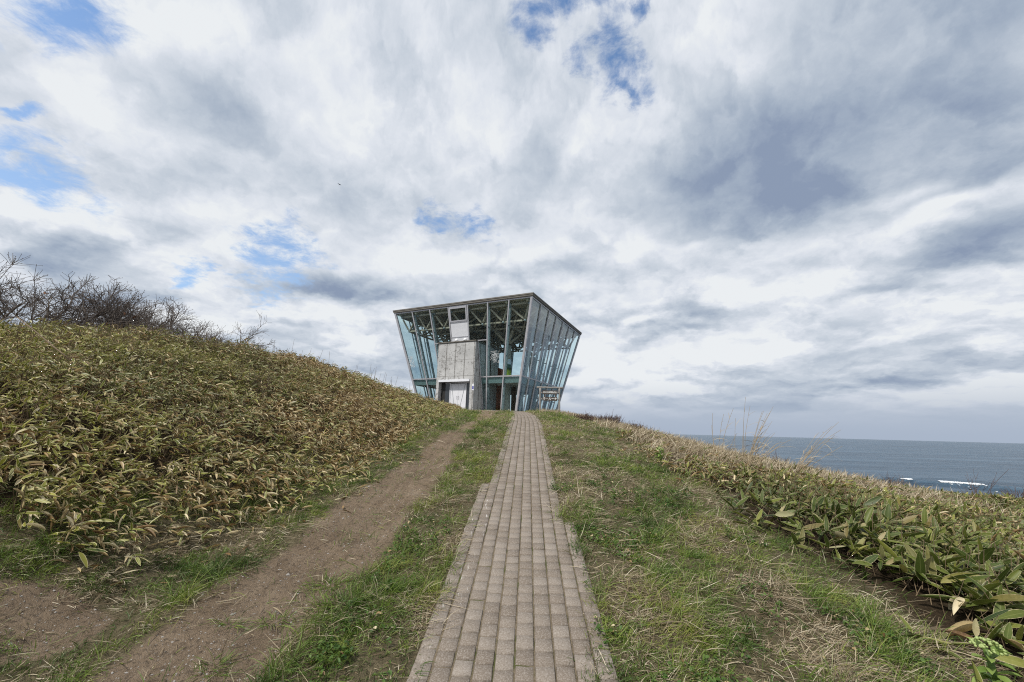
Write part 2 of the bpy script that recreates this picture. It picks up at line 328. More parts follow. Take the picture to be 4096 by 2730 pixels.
# white water of the breaking wave: lumpy foam lying over its crest and in its wash
m_foam, t, b = pbsdf('sea_foam', (.66, .69, .71), .8)
fv, ff, fi = [], [], 0
N_ = 900
la = np.where(RNG.random(N_) < .78, RNG.uniform(-5, 4.5, N_), RNG.uniform(-14, -10.5, N_)); lc = np.where(RNG.random(N_) < .9, RNG.normal(-.5, .45, N_), RNG.normal(-4, 1.4, N_))
keep = fbm(la * .13, lc * .4, 3) > np.where(lc > -5, .47 + .15 * (la > 0), .60); la, lc = la[keep], lc[keep]
fx_ = 124 + la * math.cos(ang) - lc * math.sin(ang); fy_ = 113 + la * math.sin(ang) + lc * math.cos(ang)
fz_ = SEA + 1.25 * np.exp(-(lc / 2.6) ** 2) * smooth(-40, -15, la) * smooth(26, 4, la) + .35 * np.exp(-((lc + 13) / 3) ** 2)
oct_v = np.array([(1, 0, 0), (.7, .7, 0), (0, 1, 0), (-.7, .7, 0), (-1, 0, 0), (-.7, -.7, 0), (0, -1, 0), (.7, -.7, 0), (0, 0, 1)], float)
oct_f = np.array([(i, (i + 1) % 8, 8) for i in range(8)])
sz_ = RNG.uniform(.10, .30, (len(la), 1, 1)) * np.array([1.5, .8, .38]) * RNG.uniform(.8, 1.25, (len(la), 9, 1))
V = oct_v[None] * sz_ + np.stack([fx_, fy_, fz_ - .02], -1)[:, None]
F = (oct_f[None] + np.arange(len(la))[:, None, None] * 9).reshape(-1, 3)
tag(link('surf_foam', npmesh('surf_foam', V.reshape(-1, 3), F, smooth=True), m_foam), kind='stuff')

# ------------------------------------------------------------------ paved path
m_pave, t, b = pbsdf('concrete_paver', rough=.9, spec=.2)
pos = t.node('ShaderNodeNewGeometry').outputs['Position']
pr = t.attr('rnd'); big = t.noise(pos, 1.1, 4, .55).outputs['Fac']; fin_ = t.noise(pos, 130., 4, .7).outputs['Fac']; mid = t.noise(pos, 14., 5, .6).outputs['Fac']
c = t.ramp(t.math('ADD', t.math('MULTIPLY', pr, .6), t.math('MULTIPLY', big, .4)), [(.15, (.148, .120, .094)), (.5, (.190, .158, .127)), (.9, (.240, .207, .174))])
c = t.mix(t.range(fin_, .45, .7, 0., .6), c, (.37, .34, .31)); c = t.mix(t.range(fin_, .46, .28, 0., .7), c, (.10, .085, .07))
c = t.mix(t.range(mid, .56, .72, 0., .35), c, (.15, .125, .10))
sc_ = t.node('ShaderNodeMapping'); sc_.inputs['Scale'].default_value = (50., 7., 1.); sc_.inputs['Rotation'].default_value = (0, 0, .5); t.l.new(pos, sc_.inputs[0])
scn = t.noise(sc_.outputs[0], 1., 3, .6).outputs['Fac']
c = t.mix(t.math('MULTIPLY', t.range(scn, .6, .72, 0., .7), t.attr('scuff')), c, (.62, .60, .57))
t.l.new(c, b.inputs['Base Color']); t.l.new(t.bump(fin_, .5, .004), b.inputs['Normal'])
P = .1; rows = int((19.2 + .2) / P)
pc = []
for r_ in range(rows):
    yr = -.2 + r_ * P
    for ci in range(-6, 7):
        xo = (ci + .5) * P + .0; yo = (0, .012, -.01, .035, .008, -.02, .015)[(ci + 6) % 7]
        y_ = yr + yo
        if not (-pave_l(y_) <= xo <= pave_r(y_)): continue
        pc.append((cl_x(y_) + xo, y_))
pc = np.array(pc); n_ = len(pc)
slope = (cl_x(pc[:, 1] + .1) - cl_x(pc[:, 1] - .1)) / .2
hw = np.stack([RNG.normal(.0454, .0008, n_), RNG.normal(.0458, .0008, n_)], -1)
tmpl = np.array([(-1, -1), (1, -1), (1, 1), (-1, 1)], float)
zc_ = height(pc[:, 0], pc[:, 1], False) + RNG.normal(0, .0024, n_) + .012 - .008 * (fbm(pc[:, 0] * 2.2, pc[:, 1] * 1.6, 2) - .5)
sy_ = (height(pc[:, 0], pc[:, 1] + .1, False) - height(pc[:, 0], pc[:, 1] - .1, False)) / .2 + RNG.normal(0, .012, n_); sx_ = RNG.normal(0, .012, n_)
rings = []
for sc__, dzz in ((1., -.05), (1., -.006), (.90, 0.)):
    lx = tmpl[None, :, 0] * hw[:, None, 0] * sc__; ly = tmpl[None, :, 1] * hw[:, None, 1] * sc__
    rot = RNG.normal(0, .008, n_) if not rings else rot
    wx = lx * np.cos(rot)[:, None] - ly * np.sin(rot)[:, None] + slope[:, None] * ly; wy = ly + lx * (np.sin(rot) - slope)[:, None]
    rings.append(np.stack([pc[:, 0, None] + wx, pc[:, 1, None] + wy, zc_[:, None] + wx * sx_[:, None] + wy * sy_[:, None] + dzz], -1))
V = np.stack(rings, 1).reshape(n_, 12, 3)
fl = [(8, 9, 10, 11)] + [(a + i, a + (i + 1) % 4, a + 4 + (i + 1) % 4, a + 4 + i) for a in (0, 4) for i in range(4)]
F = (np.array(fl)[None] + np.arange(n_)[:, None, None] * 12).reshape(-1, 4)
rn = np.repeat(RNG.random(n_), 12)
scuff = np.repeat(((pc[:, 0] - cl_x(pc[:, 1]) < -.25) * smooth(.42, .58, fbm(pc[:, 0] * 3, pc[:, 1] * 1.2, 2)) * (pc[:, 1] < 6)), 12)
tag(link('paved_path', npmesh('paved_path', V.reshape(-1, 3), F, dict(rnd=rn, scuff=scuff)), m_pave), kind='structure')
# sand and moss bedding in the joints
m_bed, t, b = pbsdf('joint_sand', rough=1., spec=.05)
pos = t.node('ShaderNodeNewGeometry').outputs['Position']
bn = t.noise(pos, 5., 5, .6).outputs['Fac']; bf = t.noise(pos, 90., 3, .6).outputs['Fac']
c = t.mix(t.range(bn, .50, .64), t.ramp(bf, [(.3, (.10, .08, .055)), (.7, (.18, .148, .105))]), (.07, .075, .03)); t.l.new(c, b.inputs['Base Color'])
ys = np.arange(-.3, 19.4, .1); wv = np.linspace(0, 1, 9)
Lx = cl_x(ys) - pave_l(ys) - .09; Rx = cl_x(ys) + pave_r(ys) + .09
BX = Lx[:, None] + (Rx - Lx)[:, None] * wv; BY = np.repeat(ys[:, None], 9, 1); BZ = height(BX, BY, False) + .003 - .03 * ((wv == 0) | (wv == 1))
ids = np.arange(BX.size).reshape(BX.shape)
tag(link('path_bedding', npmesh('path_bedding', np.stack([BX, BY, BZ], -1).reshape(-1, 3), np.stack([ids[:-1, :-1], ids[:-1, 1:], ids[1:, 1:], ids[1:, :-1]], -1).reshape(-1, 4), smooth=True), m_bed), kind='structure')
# forecourt in front of the building
m_fore, t, b = pbsdf('forecourt_paving', rough=.92, spec=.2)
pos = t.node('ShaderNodeNewGeometry').outputs['Position']; fn = t.noise(pos, 2.5, 6, .65).outputs['Fac']
t.l.new(t.ramp(fn, [(.3, (.19, .165, .14)), (.7, (.29, .26, .225))]), b.inputs['Base Color'])
fy = np.linspace(19.25, 30.5, 60); fr = np.linspace(0, 1, 30)
fl0 = np.interp(fy, [19, 21, 24, 30.5], [-.2, -2.2, -7., -7.5]); fr0 = np.interp(fy, [19, 21, 24, 27, 30.5], [.75, 1.3, 1.5, 1.7, 2.0])
AX = fl0[:, None] + (fr0 - fl0)[:, None] * fr; AY = np.repeat(fy[:, None], 30, 1); AZ = height(AX, AY) + .02 - .06 * ((fr == 0) | (fr == 1))
ids = np.arange(AX.size).reshape(AX.shape)
tag(link('forecourt', npmesh('forecourt', np.stack([AX, AY, AZ], -1).reshape(-1, 3), np.stack([ids[:-1, :-1], ids[:-1, 1:], ids[1:, 1:], ids[1:, :-1]], -1).reshape(-1, 4), smooth=True), m_fore), kind='structure')
# ------------------------------------------------------------------ building materials
def mat_noise(name, stops, scale, rough, metal=0., bump=.0, detail=5, spec=.4, stretch=None):
    m, t, b = pbsdf(name, rough=rough, metal=metal, spec=spec)
    co = t.node('ShaderNodeTexCoord').outputs['Object']
    if stretch:
        mp = t.node('ShaderNodeMapping'); mp.inputs['Scale'].default_value = stretch; t.l.new(co, mp.inputs[0]); co = mp.outputs[0]
    n = t.noise(co, scale, detail, .6).outputs['Fac']
    t.l.new(t.ramp(n, stops), b.inputs['Base Color'])
    if bump: t.l.new(t.bump(n, bump, .01), b.inputs['Normal'])
    return m
m_alu = mat_noise('brushed_aluminium', [(.3, (.43, .43, .455)), (.7, (.54, .54, .565))], 3, .42, .25)
m_white = mat_noise('white_panel_paint', [(.3, (.62, .63, .66)), (.7, (.70, .71, .74))], 2, .4)
m_steel = mat_noise('grey_steel_paint', [(.3, (.25, .285, .29)), (.7, (.32, .355, .36))], 2, .5)
m_fascia = mat_noise('weathered_fascia', [(.3, (.10, .093, .08)), (.7, (.19, .175, .15))], 2.2, .7, stretch=(.6, .6, 6))
m_flash = mat_noise('metal_flashing', [(.3, (.24, .235, .22)), (.7, (.34, .33, .32))], 3, .5, .4)
m_ceil = mat_noise('olive_ceiling_board', [(.3, (.44, .39, .28)), (.7, (.55, .49, .36))], 1.5, .8)
m_timber = mat_noise('grey_timber', [(.3, (.36, .29, .21)), (.7, (.52, .43, .33))], 4, .75, bump=.2)
m_conc_in = mat_noise('smooth_concrete', [(.3, (.27, .27, .235)), (.7, (.37, .37, .33))], 1.2, .8)
m_spand = mat_noise('teal_spandrel', [(.3, (.17, .23, .225)), (.7, (.21, .27, .265))], 1, .3)
m_red = mat_noise('red_oxide_panel', [(.3, (.22, .065, .035)), (.7, (.29, .09, .05))], 2, .6)
m_dark = mat_noise('shade_and_dark_panel', [(.3, (.018, .018, .018)), (.7, (.035, .034, .032))], 2, .7)  # near black: painted shade of the doorway; also recess panels, inner wall, board
m_brown = mat_noise('brown_timber_board', [(.3, (.085, .055, .035)), (.7, (.14, .09, .058))], 3, .7)
m_floor = mat_noise('floor_tile', [(.3, (.36, .34, .31)), (.7, (.44, .42, .39))], 3, .5)
m_dglass, t, b = pbsdf('dark_tinted_glass', (.035, .04, .045), .06, spec=.6)
m_lamp_w, t, b = pbsdf('white_plastic', (.8, .8, .8), .3)
m_black, t, b = pbsdf('black_film', (.012, .013, .015), .5)
m_line, t, b = pbsdf('white_marker_line', (.75, .77, .78), .6)
m_blue, t, b = pbsdf('blue_notice_ink', (.06, .07, .30), .5)
# glazing: light blue green glass, reflecting more at grazing angles
m_glass = bpy.data.materials.new('blue_green_glass'); m_glass.use_nodes = True; t = NT(m_glass.node_tree); t.n.clear()
tr = t.node('ShaderNodeBsdfTransparent'); tr.inputs[0].default_value = (.905, .966, .972, 1)
gl = t.node('ShaderNodeBsdfGlossy'); gl.inputs['Roughness'].default_value = .01; gl.inputs[0].default_value = (.9, .95, .97, 1)
fr_ = t.node('ShaderNodeFresnel'); fr_.inputs[0].default_value = 1.5
mx = t.node('ShaderNodeMixShader'); t.l.new(t.math('MULTIPLY', fr_.outputs[0], .24), mx.inputs[0]); t.l.new(tr.outputs[0], mx.inputs[1]); t.l.new(gl.outputs[0], mx.inputs[2])
o_ = t.node('ShaderNodeOutputMaterial'); t.l.new(mx.outputs[0], o_.inputs[0])
# board marked concrete of the entrance block (object x = along facade, z = up)
m_conc, t, b = pbsdf('formwork_concrete', rough=.85, spec=.3)
co = t.node('ShaderNodeTexCoord').outputs['Object']; ox, oy, oz = t.sep(co)
nb = t.noise(co, .9, 5, .55).outputs['Fac']; nm = t.noise(co, 5., 6, .65).outputs['Fac']; nf_ = t.noise(co, 22., 5, .7).outputs['Fac']
c = t.ramp(nb, [(.3, (.34, .342, .338)), (.6, (.46, .462, .455)), (.8, (.55, .55, .545))])
c = t.mix(t.range(nf_, .54, .68, 0., .7), c, (.17, .165, .15))
patch = t.math('MULTIPLY', t.range(nm, .47, .57), t.range(t.noise(co, 1.6, 3, .5).outputs['Fac'], .48, .60))
c = t.mix(t.math('MULTIPLY', patch, t.range(nf_, .40, .56, 0., .9)), c, (.13, .125, .115))
wob = t.math('MULTIPLY', t.math('SUBTRACT', nm, .5), .05)
def joint(coord, first, step, w):
    f = t.math('FRACT', t.math('DIVIDE', t.math('ADD', t.math('SUBTRACT', coord, first), wob), step))
    return t.range(t.math('MINIMUM', f, t.math('SUBTRACT', 1., f)), 0., w / step, 1., 0.)
side_c = t.math('ADD', ox, oy)
jv = t.math('MULTIPLY', joint(side_c, -4.95 + .4 , .86, .075), t.range(nm, .36, .52, .35, .95))
c = t.mix(jv, c, (.13, .125, .115))
jh = t.math('MAXIMUM', joint(oz, 2.70, 10., .028), joint(oz, 3.98, 10., .02)); c = t.mix(t.math('MULTIPLY', jh, .85), c, (.12, .115, .105))
hx = t.math('SUBTRACT', t.math('FRACT', t.math('DIVIDE', t.math('ADD', side_c, .2), .57)), .5); hz_ = t.math('SUBTRACT', t.math('FRACT', t.math('DIVIDE', oz, .50)), .5)
hd = t.math('SQRT', t.math('ADD', t.math('POWER', t.math('MULTIPLY', hx, .57), 2.), t.math('POWER', t.math('MULTIPLY', hz_, .5), 2.)))
c = t.mix(t.math('MULTIPLY', t.range(t.math('ADD', hd, wob), .026, .046, .85, 0.), t.range(t.noise(co, 2.3, 2, .5).outputs['Fac'], .42, .56)), c, (.11, .105, .095)); t.l.new(c, b.inputs['Base Color'])
t.l.new(t.bump(nm, .25, .02), b.inputs['Normal'])

# ------------------------------------------------------------------ glass lookout building (u along the left facade, v into the building)
cx, TH, T_, ZTF, ZT, ZM, ZB, KK, OV = 1.3868, .444, 12.896, 9.862, 9.676, 4.0006, 1.3094, .239, .169
bld = thing('lookout_building', 'glass lookout building flaring outwards to a flat roof, with a concrete entrance block', 'building', (cx, 28, ZB), -TH)
def L(u, v, z): return (-u, v, z - ZB)
def B(mb, u0, u1, v0, v1, z0, z1): return mb.box(-max(u0, u1), -min(u0, u1), min(v0, v1), max(v0, v1), min(z0, z1) - ZB, max(z0, z1) - ZB)
def fac(f, s, z, off=0.):
    """point on glass facade f at fraction s, height z, off = distance outwards"""
    ins = KK * (ZT - z); w = T_ - 2 * ins; p = ins + s * w
    return np.array(L(*[(p, ins - off), (ins - off, p), (p, T_ - ins + off), (T_ - ins + off, p)][f], z))
def fslab(mb, f, s0, s1, z0, z1, o0, o1, ds=0.):
    P_ = lambda s, z, o: fac(f, s, z, o)
    return mb.hexa([P_(s0, z0, o0), P_(s1, z0, o0), P_(s1, z0, o1), P_(s0, z0, o1), P_(s0, z1, o0), P_(s1, z1, o0), P_(s1, z1, o1), P_(s0, z1, o1)])
def fmull(mb, f, s, z0, z1, hw, o0, o1):
    def pt(z, e, o):
        w = T_ - 2 * KK * (ZT - z); return fac(f, s + e * hw / w, z, o)
    return mb.hexa([pt(z0, -1, o0), pt(z0, 1, o0), pt(z0, 1, o1), pt(z0, -1, o1), pt(z1, -1, o0), pt(z1, 1, o0), pt(z1, 1, o1), pt(z1, -1, o1)])
BT, U0, U1, V0 = 6.74, 4.87, 8.36, .40        # entrance block: top height, sides, front plane
# roof
rf = MB(); B(rf, -OV + .04, T_ + OV - .04, -OV + .04, T_ + OV - .04, ZT + .01, ZTF - .03); roof = rf.build('roof', m_fascia, bld)
fs = MB()
for k_, (o_, z0, z1) in enumerate(((OV, ZTF - .05, ZTF + .015), (OV - .03, ZT + .035, ZTF - .05), (OV - .075, ZT - .02, ZT + .035))):
    e0, e1 = -o_, T_ + o_
    B(fs, e0, e1, e0, e0 + .06, z0, z1); B(fs, e0, e1, e1 - .06, e1, z0, z1); B(fs, e0, e0 + .06, e0 + .06, e1 - .06, z0, z1); B(fs, e1 - .06, e1, e0 + .06, e1 - .06, z0, z1)
fs.build('fascia', m_fascia, roof)
fl_ = MB(); o_ = OV + .012; e0, e1 = -o_, T_ + o_
for a_ in ((e0, e1, e0, e0 + .05), (e0, e1, e1 - .05, e1), (e0, e0 + .05, e0 + .05, e1 - .05), (e1 - .05, e1, e0 + .05, e1 - .05)): B(fl_, *a_, ZTF + .017, ZTF + .05)
fl_.build('flashing', m_flash, roof)
ce = MB(); B(ce, .06, T_ - .06, .06, T_ - .06, ZT - .10, ZT - .03)
for i in range(8):
    p_ = .42 + i * (T_ - .84) / 7; B(ce, p_ - .07, p_ + .07, .07, T_ - .07, ZT - .26, ZT - .1005)
ce.build('ceiling', m_ceil, roof)
# slabs
sm = MB(); i_ = KK * (ZT - ZM) + .16; B(sm, i_, T_ - i_, i_, T_ - i_, ZM - .42, ZM - .06); sm.build('floor_slab', m_floor, bld)
sm = MB(); i_ = KK * (ZT - ZB) - .05; B(sm, i_, T_ - i_, i_, T_ - i_, ZB - .6, ZB + .03); sm.build('base_slab', m_floor, bld)
# frames, posts and panes on the four facades
for f in range(4):
    for i in range(7):
        s = i / 7
        if True:
            top_only = (f == 0 and i in (3, 4))
            mb = MB(); z0 = BT + .04 if top_only else ZB
            if i == 0:   # one cap for each corner of the square
                fa, sa = ((0, 0), (0, 1), (2, 0), (2, 1))[f]
                mb.bar(fac(fa, sa, ZB), fac(fa, sa, ZT), .17, .17, (1, 0, 0)); mb.build('corner_mullion', m_alu, bld, bevel=.02)
                continue
            fmull(mb, f, s, z0, ZT - .02, .042, .006, .085)
            mu = mb.build('mullion', m_alu, bld)
            if not (f == 0 and i in (3, 4)):
                pm = MB(); fmull(pm, f, s, ZB, ZT - .30, .055, -.36, -.18)
                po = pm.build('steel_post', m_steel, mu)
                cm = MB()
                pass
                for zz in (2.6, 5.6, 7.8):
                    cm = MB(); fmull(cm, f, s, zz - .03, zz + .03, .028, -.179, -.012); cm.build('bracket', m_steel, po)
    tm = MB(); fslab(tm, f, .004, .996, ZM - .045, ZM + .045, .008, .06)
    if f == 0:
        tm = MB(); W_ = T_ - 2 * KK * (ZT - ZM); iM = KK * (ZT - ZM)
        for sa_, sb_ in ((.004, (U0 - iM) / W_), ((U1 - iM) / W_, .996)):
            tm = MB(); fslab(tm, 0, sa_, sb_, ZM - .045, ZM + .045, .008, .06); tm.build('transom', m_alu, bld)
    if f == 0: pass
    else: tm.build('transom', m_alu, bld)
    hm = MB(); fslab(hm, f, .002, .998, ZT - .10, ZT - .025, .004, .065); hm.build('head_rail', m_alu, bld)
    hm = MB(); fslab(hm, f, .002, .998, ZB + .002, ZB + .07, .004, .05); hm.build('sill_rail', m_alu, bld)
    zs = ZM - .50
    for i in range(7):
        if f == 0 and i == 3: continue
        a_, b_ = i / 7 + .003, (i + 1) / 7 - .003
        if not (f == 0 and i in (2, 3, 4)):
            pm = MB(); fslab(pm, f, a_, b_, ZM + .046, ZT - .101, -.010, .002); pm.build('upper_pane', m_glass, bld)
            pm = MB(); fslab(pm, f, a_, b_, ZB + .071, ZM - .046, -.010, .002); pm.build('lower_pane', m_glass, bld)
            pm = MB(); fslab(pm, f, a_, b_, zs, ZM - .05, -.055, -.03); pm.build('spandrel', m_spand, bld)
        else:       # broken up by the concrete block
            ib = KK * (ZT - BT); wb = T_ - 2 * ib
            pm = MB(); fslab(pm, f, a_, b_, BT + .10, ZT - .101, -.010, .002); pm.build('upper_pane', m_glass, bld)
            edge_ = 'U0' if i == 2 else 'U1'
            def ss(z, e): u_ = (U0 - .06) if i == 2 else (U1 + .04); ii = KK * (ZT - z); return (u_ - ii) / (T_ - 2 * ii)
            for z0, z1, nm_, mt_, o0_, o1_ in ((ZM + .046, BT + .02, 'side_pane', m_glass, -.010, .002), (ZB + .071, ZM - .046, 'side_pane', m_glass, -.010, .002), (zs, ZM - .05, 'spandrel', m_spand, -.055, -.03)):
                pm = MB(); P0, P1 = (a_, None) if i == 2 else (None, b_)
                q0 = lambda z, e: (a_ if e == 0 else ss(z, e)) if i == 2 else (ss(z, e) if e == 0 else b_)
                if q0(z0, 0) >= q0(z0, 1): continue
                pm.hexa([fac(0, q0(z0, 0), z0, o0_), fac(0, q0(z0, 1), z0, o0_), fac(0, q0(z0, 1), z0, o1_), fac(0, q0(z0, 0), z0, o1_), fac(0, q0(z1, 0), z1, o0_), fac(0, q0(z1, 1), z1, o0_), fac(0, q0(z1, 1), z1, o1_), fac(0, q0(z1, 0), z1, o1_)])
                pm.build(nm_, mt_, bld)
            em = MB(); em.bar(fac(0, ss(ZB, 1), ZB, .03), fac(0, ss(BT, 1), BT, .03), .05, .09, (0, 1, 0)); em.build('edge_frame', m_alu, bld)
tm = MB()      # rail over the block, between the second and fifth mullions
fslab(tm, 0, 2 / 7, 5 / 7, BT + .03, BT + .10, .008, .07); tm.build('transom', m_alu, bld)
# ventilation bay above the block: framed window, white panel, lower strip
a_, b_ = 3 / 7 + .006, 4 / 7 - .006
wm_ = MB()
for z0, z1 in ((9.42, 9.57), (8.40, 8.49)): fslab(wm_, 0, a_, b_, z0, z1, .01, .11)
fslab(wm_, 0, a_, a_ + .009, 8.49, 9.42, .01, .11); fslab(wm_, 0, b_ - .009, b_, 8.49, 9.42, .01, .11)
wf = wm_.build('window_frame', m_alu, bld)
pm = MB(); fslab(pm, 0, a_ + .009, b_ - .009, 8.49, 9.42, .02, .035); pm.build('upper_pane', m_glass, wf)
pm = MB(); fslab(pm, 0, a_, b_, 7.22, 8.34, .0, .05); fslab(pm, 0, a_, b_, BT + .101, 7.17, .0, .05); wp = pm.build('white_panel', m_white, bld)
pm = MB(); fslab(pm, 0, a_, b_, 8.34, 8.399, .0, .09); fslab(pm, 0, a_, b_, 7.17, 7.22, .0, .08); pm.build('panel_rail', m_alu, wp)
# entrance block: walls run back into the building, a deep doorway is left open
bm_ = MB(); OU0, OU1, OZ, DV = 5.22, 8.10, 3.55, .88
B(bm_, U0, OU0, V0, DV, ZB - .6, OZ); B(bm_, OU1, U1, V0, DV, ZB - .6, OZ); B(bm_, U0, U1, V0, DV, OZ, BT)
B(bm_, U0, U0 + .22, DV, 4.3, ZB - .6, BT); B(bm_, U1 - .22, U1, DV, 4.3, ZB - .6, BT); B(bm_, U0 + .22, U1 - .22, 4.1, 4.3, ZB - .6, BT)
blk = bm_.build('entrance_block', m_conc, bld)
cp = MB(); B(cp, U0 - .07, U1 + .07, V0 - .07, 4.35, BT, BT + .065); B(cp, U0 - .035, U1 + .035, V0 - .035, 4.35, BT - .05, BT); cp.build('block_coping', m_fascia, blk)
cn = MB(); B(cn, OU0 + .02, OU1, V0 - .10, V0 + .30, OZ + .0, OZ + .18); cn.build('door_canopy', m_white, blk, bevel=.01)
dm = MB(); B(dm, OU0, OU1, DV + .06, DV + .30, ZB, ZB + .04); dm.build('door_step', m_conc_in, blk)
for u0_, u1_ in ((5.775, 6.475), (6.485, 7.20)):
    d_ = MB(); B(d_, u0_, u1_, DV - .10, DV - .05, ZB + .05, 3.46); dd = d_.build('door', m_white, blk, bevel=.006)
    hu = 6.40 if u0_ < 6 else 6.56
    h_ = MB(); h_.tube([L(hu, DV - .10, 2.24), L(hu, DV - .16, 2.26), L(hu, DV - .16, 2.46), L(hu, DV - .10, 2.48)], .016, 6); h_.build('handle', m_alu, dd)
    ro = MB(); e_ = (5.85, 6.30) if u0_ < 6 else (7.13, 6.72); ro.tube([L(e_[0], DV - .115, 3.40), L(e_[1], DV - .115, ZB + .1)], .011, 6); ro.build('brace_rod', m_steel, dd)
fm = MB(); B(fm, 5.72, 5.773, DV - .14, DV - .04, ZB + .04, 3.50); B(fm, 7.202, 7.26, DV - .14, DV - .04, ZB + .04, 3.50); B(fm, 5.22, 7.72, DV - .13, DV - .04, 3.50, 3.549); B(fm, 5.23, 5.719, DV - .12, DV - .04, ZB + .04, ZB + .13); B(fm, 7.261, 7.70, DV - .12, DV - .04, ZB + .04, ZB + .13)
fm.build('door_frame', m_white, blk)
for u0_, u1_ in ((5.23, 5.719), (7.261, 7.70)):
    g_ = MB(); B(g_, u0_, u1_, DV - .08, DV - .06, ZB + .131, 3.499); g_.build('side_window', m_dglass, blk)
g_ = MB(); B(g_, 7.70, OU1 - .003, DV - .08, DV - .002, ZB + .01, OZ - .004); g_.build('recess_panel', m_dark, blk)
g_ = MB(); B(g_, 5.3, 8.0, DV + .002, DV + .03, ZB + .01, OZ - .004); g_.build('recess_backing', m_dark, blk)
nt_ = MB(); B(nt_, 4.84, 5.0, V0 - .014, V0 - .002, 2.86, 3.36); no = nt_.build('notice', m_white, blk)
nt_ = MB(); B(nt_, 4.858, 4.982, V0 - .019, V0 - .0145, 2.95, 3.18); nt_.build('blue_print', m_blue, no)
for u_ in (5.93, 6.75):
    lp = MB(); lp.lathe([(.001, 0), (.10, .0), (.135, .05), (.145, .12), (.11, .2), (.05, .24), (.001, .25)], 0, 0, 14); lo = lp.build('dome_lamp', m_lamp_w, bld, smooth=True); lo.location = L(u_, .52, BT + .07); lo.scale = (1, 1, 1)
    le = MB(); le.lathe([(.001, -.01), (.07, 0), (.07, .03), (.001, .04)], 0, -.10, 10); lq = le.build('lens', m_black, lo)
# flat dark sheet painting a doorway's shade on the block's inner side
dw = MB(); B(dw, U0 - .006, U0 - .002, 2.45, 3.05, ZM - .06, 6.2); dw.build('doorway_shade_sheet', m_dark, blk)
# columns with branching struts, space frame under the roof
def column(u, v):
    mb = MB(); w0, w1 = .34, .30
    for (z0, z1, r0, r1) in ((ZB + .03, ZM - .43, .36, .345), (ZM - .06, 6.85, .345, .315)):
        i0 = len(mb.v)
        mb.lathe([(r0, z0 - ZB), (r1, z1 - ZB), (.14, z1 + (.12 if z1 > 6 else .0) - ZB)], -u, v, 16)
    return mb.build('column', m_conc_in, bld, smooth=False)
m_mural, t, b = pbsdf('mural_landscape', rough=.6)
co = t.node('ShaderNodeTexCoord').outputs['Object']; ox, oy, oz = t.sep(co)
zz = t.math('ADD', oz, t.math('MULTIPLY', t.math('SUBTRACT', t.noise(co, 2.2, 3, .6).outputs['Fac'], .5), .35))
fld = t.mix(t.noise(co, 7., 4, .6).outputs['Fac'], (.10, .19, .02), (.33, .40, .04))
mcol = t.mix(t.range(zz, 3.48, 3.52), fld, (.045, .075, .025)); mcol = t.mix(t.range(zz, 3.72, 3.76), mcol, (.035, .10, .085)); mcol = t.mix(t.range(zz, 3.98, 4.03), mcol, (.50, .60, .68))
mcol = t.mix(t.math('MULTIPLY', t.range(t.noise(co, 6., 2, .5).outputs['Fac'], .62, .66), t.range(oz, 4.1, 4.2)), mcol, (.6, .42, .05)); t.l.new(mcol, b.inputs['Base Color'])
m_mural2, t, b = pbsdf('mural_sea', rough=.6)
co = t.node('ShaderNodeTexCoord').outputs['Object']; ox, oy, oz = t.sep(co)
zz = t.math('ADD', oz, t.math('MULTIPLY', t.math('SUBTRACT', t.noise(co, 4., 3, .6).outputs['Fac'], .5), .2))
mcol = t.mix(t.range(zz, 3.25, 3.30), (.03, .10, .34), (.50, .56, .66)); mcol = t.mix(t.range(t.noise(co, 5.5, 2, .5).outputs['Fac'], .60, .63), mcol, (.10, .17, .33))
mcol = t.mix(t.range(t.noise(t.vec('ADD', co, (3., 1., 7.)), 6., 2, .5).outputs['Fac'], .67, .69), mcol, (.45, .06, .05)); t.l.new(mcol, b.inputs['Base Color'])
for (iu, iv, mm) in ((2, 2, m_mural), (2, 5, m_mural2), (5, 2, None), (5, 5, None)):
    u, v = iu * T_ / 7, iv * T_ / 7; co_ = column(u, v)
    if mm:
        mb = MB(); mb.lathe([(.352, ZM - .05 - ZB), (.337, 5.72 - ZB)], -u, v, 24); mb.f = mb.f[:-2]; mb.build('mural', mm, co_, smooth=True)
ZTOP, ZBOT = ZT - .33, 8.17
tp = lambda i, j: np.array(L(.42 + i * (T_ - .84) / 7, .42 + j * (T_ - .84) / 7, ZTOP))
bp = lambda i, j: np.array(L((i + .5) * T_ / 7, (j + .5) * T_ / 7, ZBOT))
mem = []
for i in range(7):
    for j in range(7):
        for di in (0, 1):
            for dj in (0, 1): mem.append((bp(i, j), tp(i + di, j + dj), .125))
        if i < 6: mem.append((bp(i, j), bp(i + 1, j), .125))
        if j < 6: mem.append((bp(i, j), bp(i, j + 1), .125))
for i in range(8):
    for j in range(8):
        if i < 7: mem.append((tp(i, j), tp(i + 1, j), .14))
        if j < 7: mem.append((tp(i, j), tp(i, j + 1), .14))
for (iu, iv) in ((2, 2), (2, 5), (5, 2), (5, 5)):
    c0 = np.array(L(iu * T_ / 7, iv * T_ / 7, 6.96))
    for di in (-1, 0):
        for dj in (-1, 0): mem.append((c0, bp(iu + di, iv + dj), .17))
near = np.array([-1.387 * 0, 0, 0])
def dist_cam(p):
    x_ = cx + p[0] * math.cos(TH) + p[1] * math.sin(TH); y_ = 28 - p[0] * math.sin(TH) + p[1] * math.cos(TH); return math.hypot(x_, y_)
mem.sort(key=lambda m_: dist_cam((m_[0] + m_[1]) / 2))
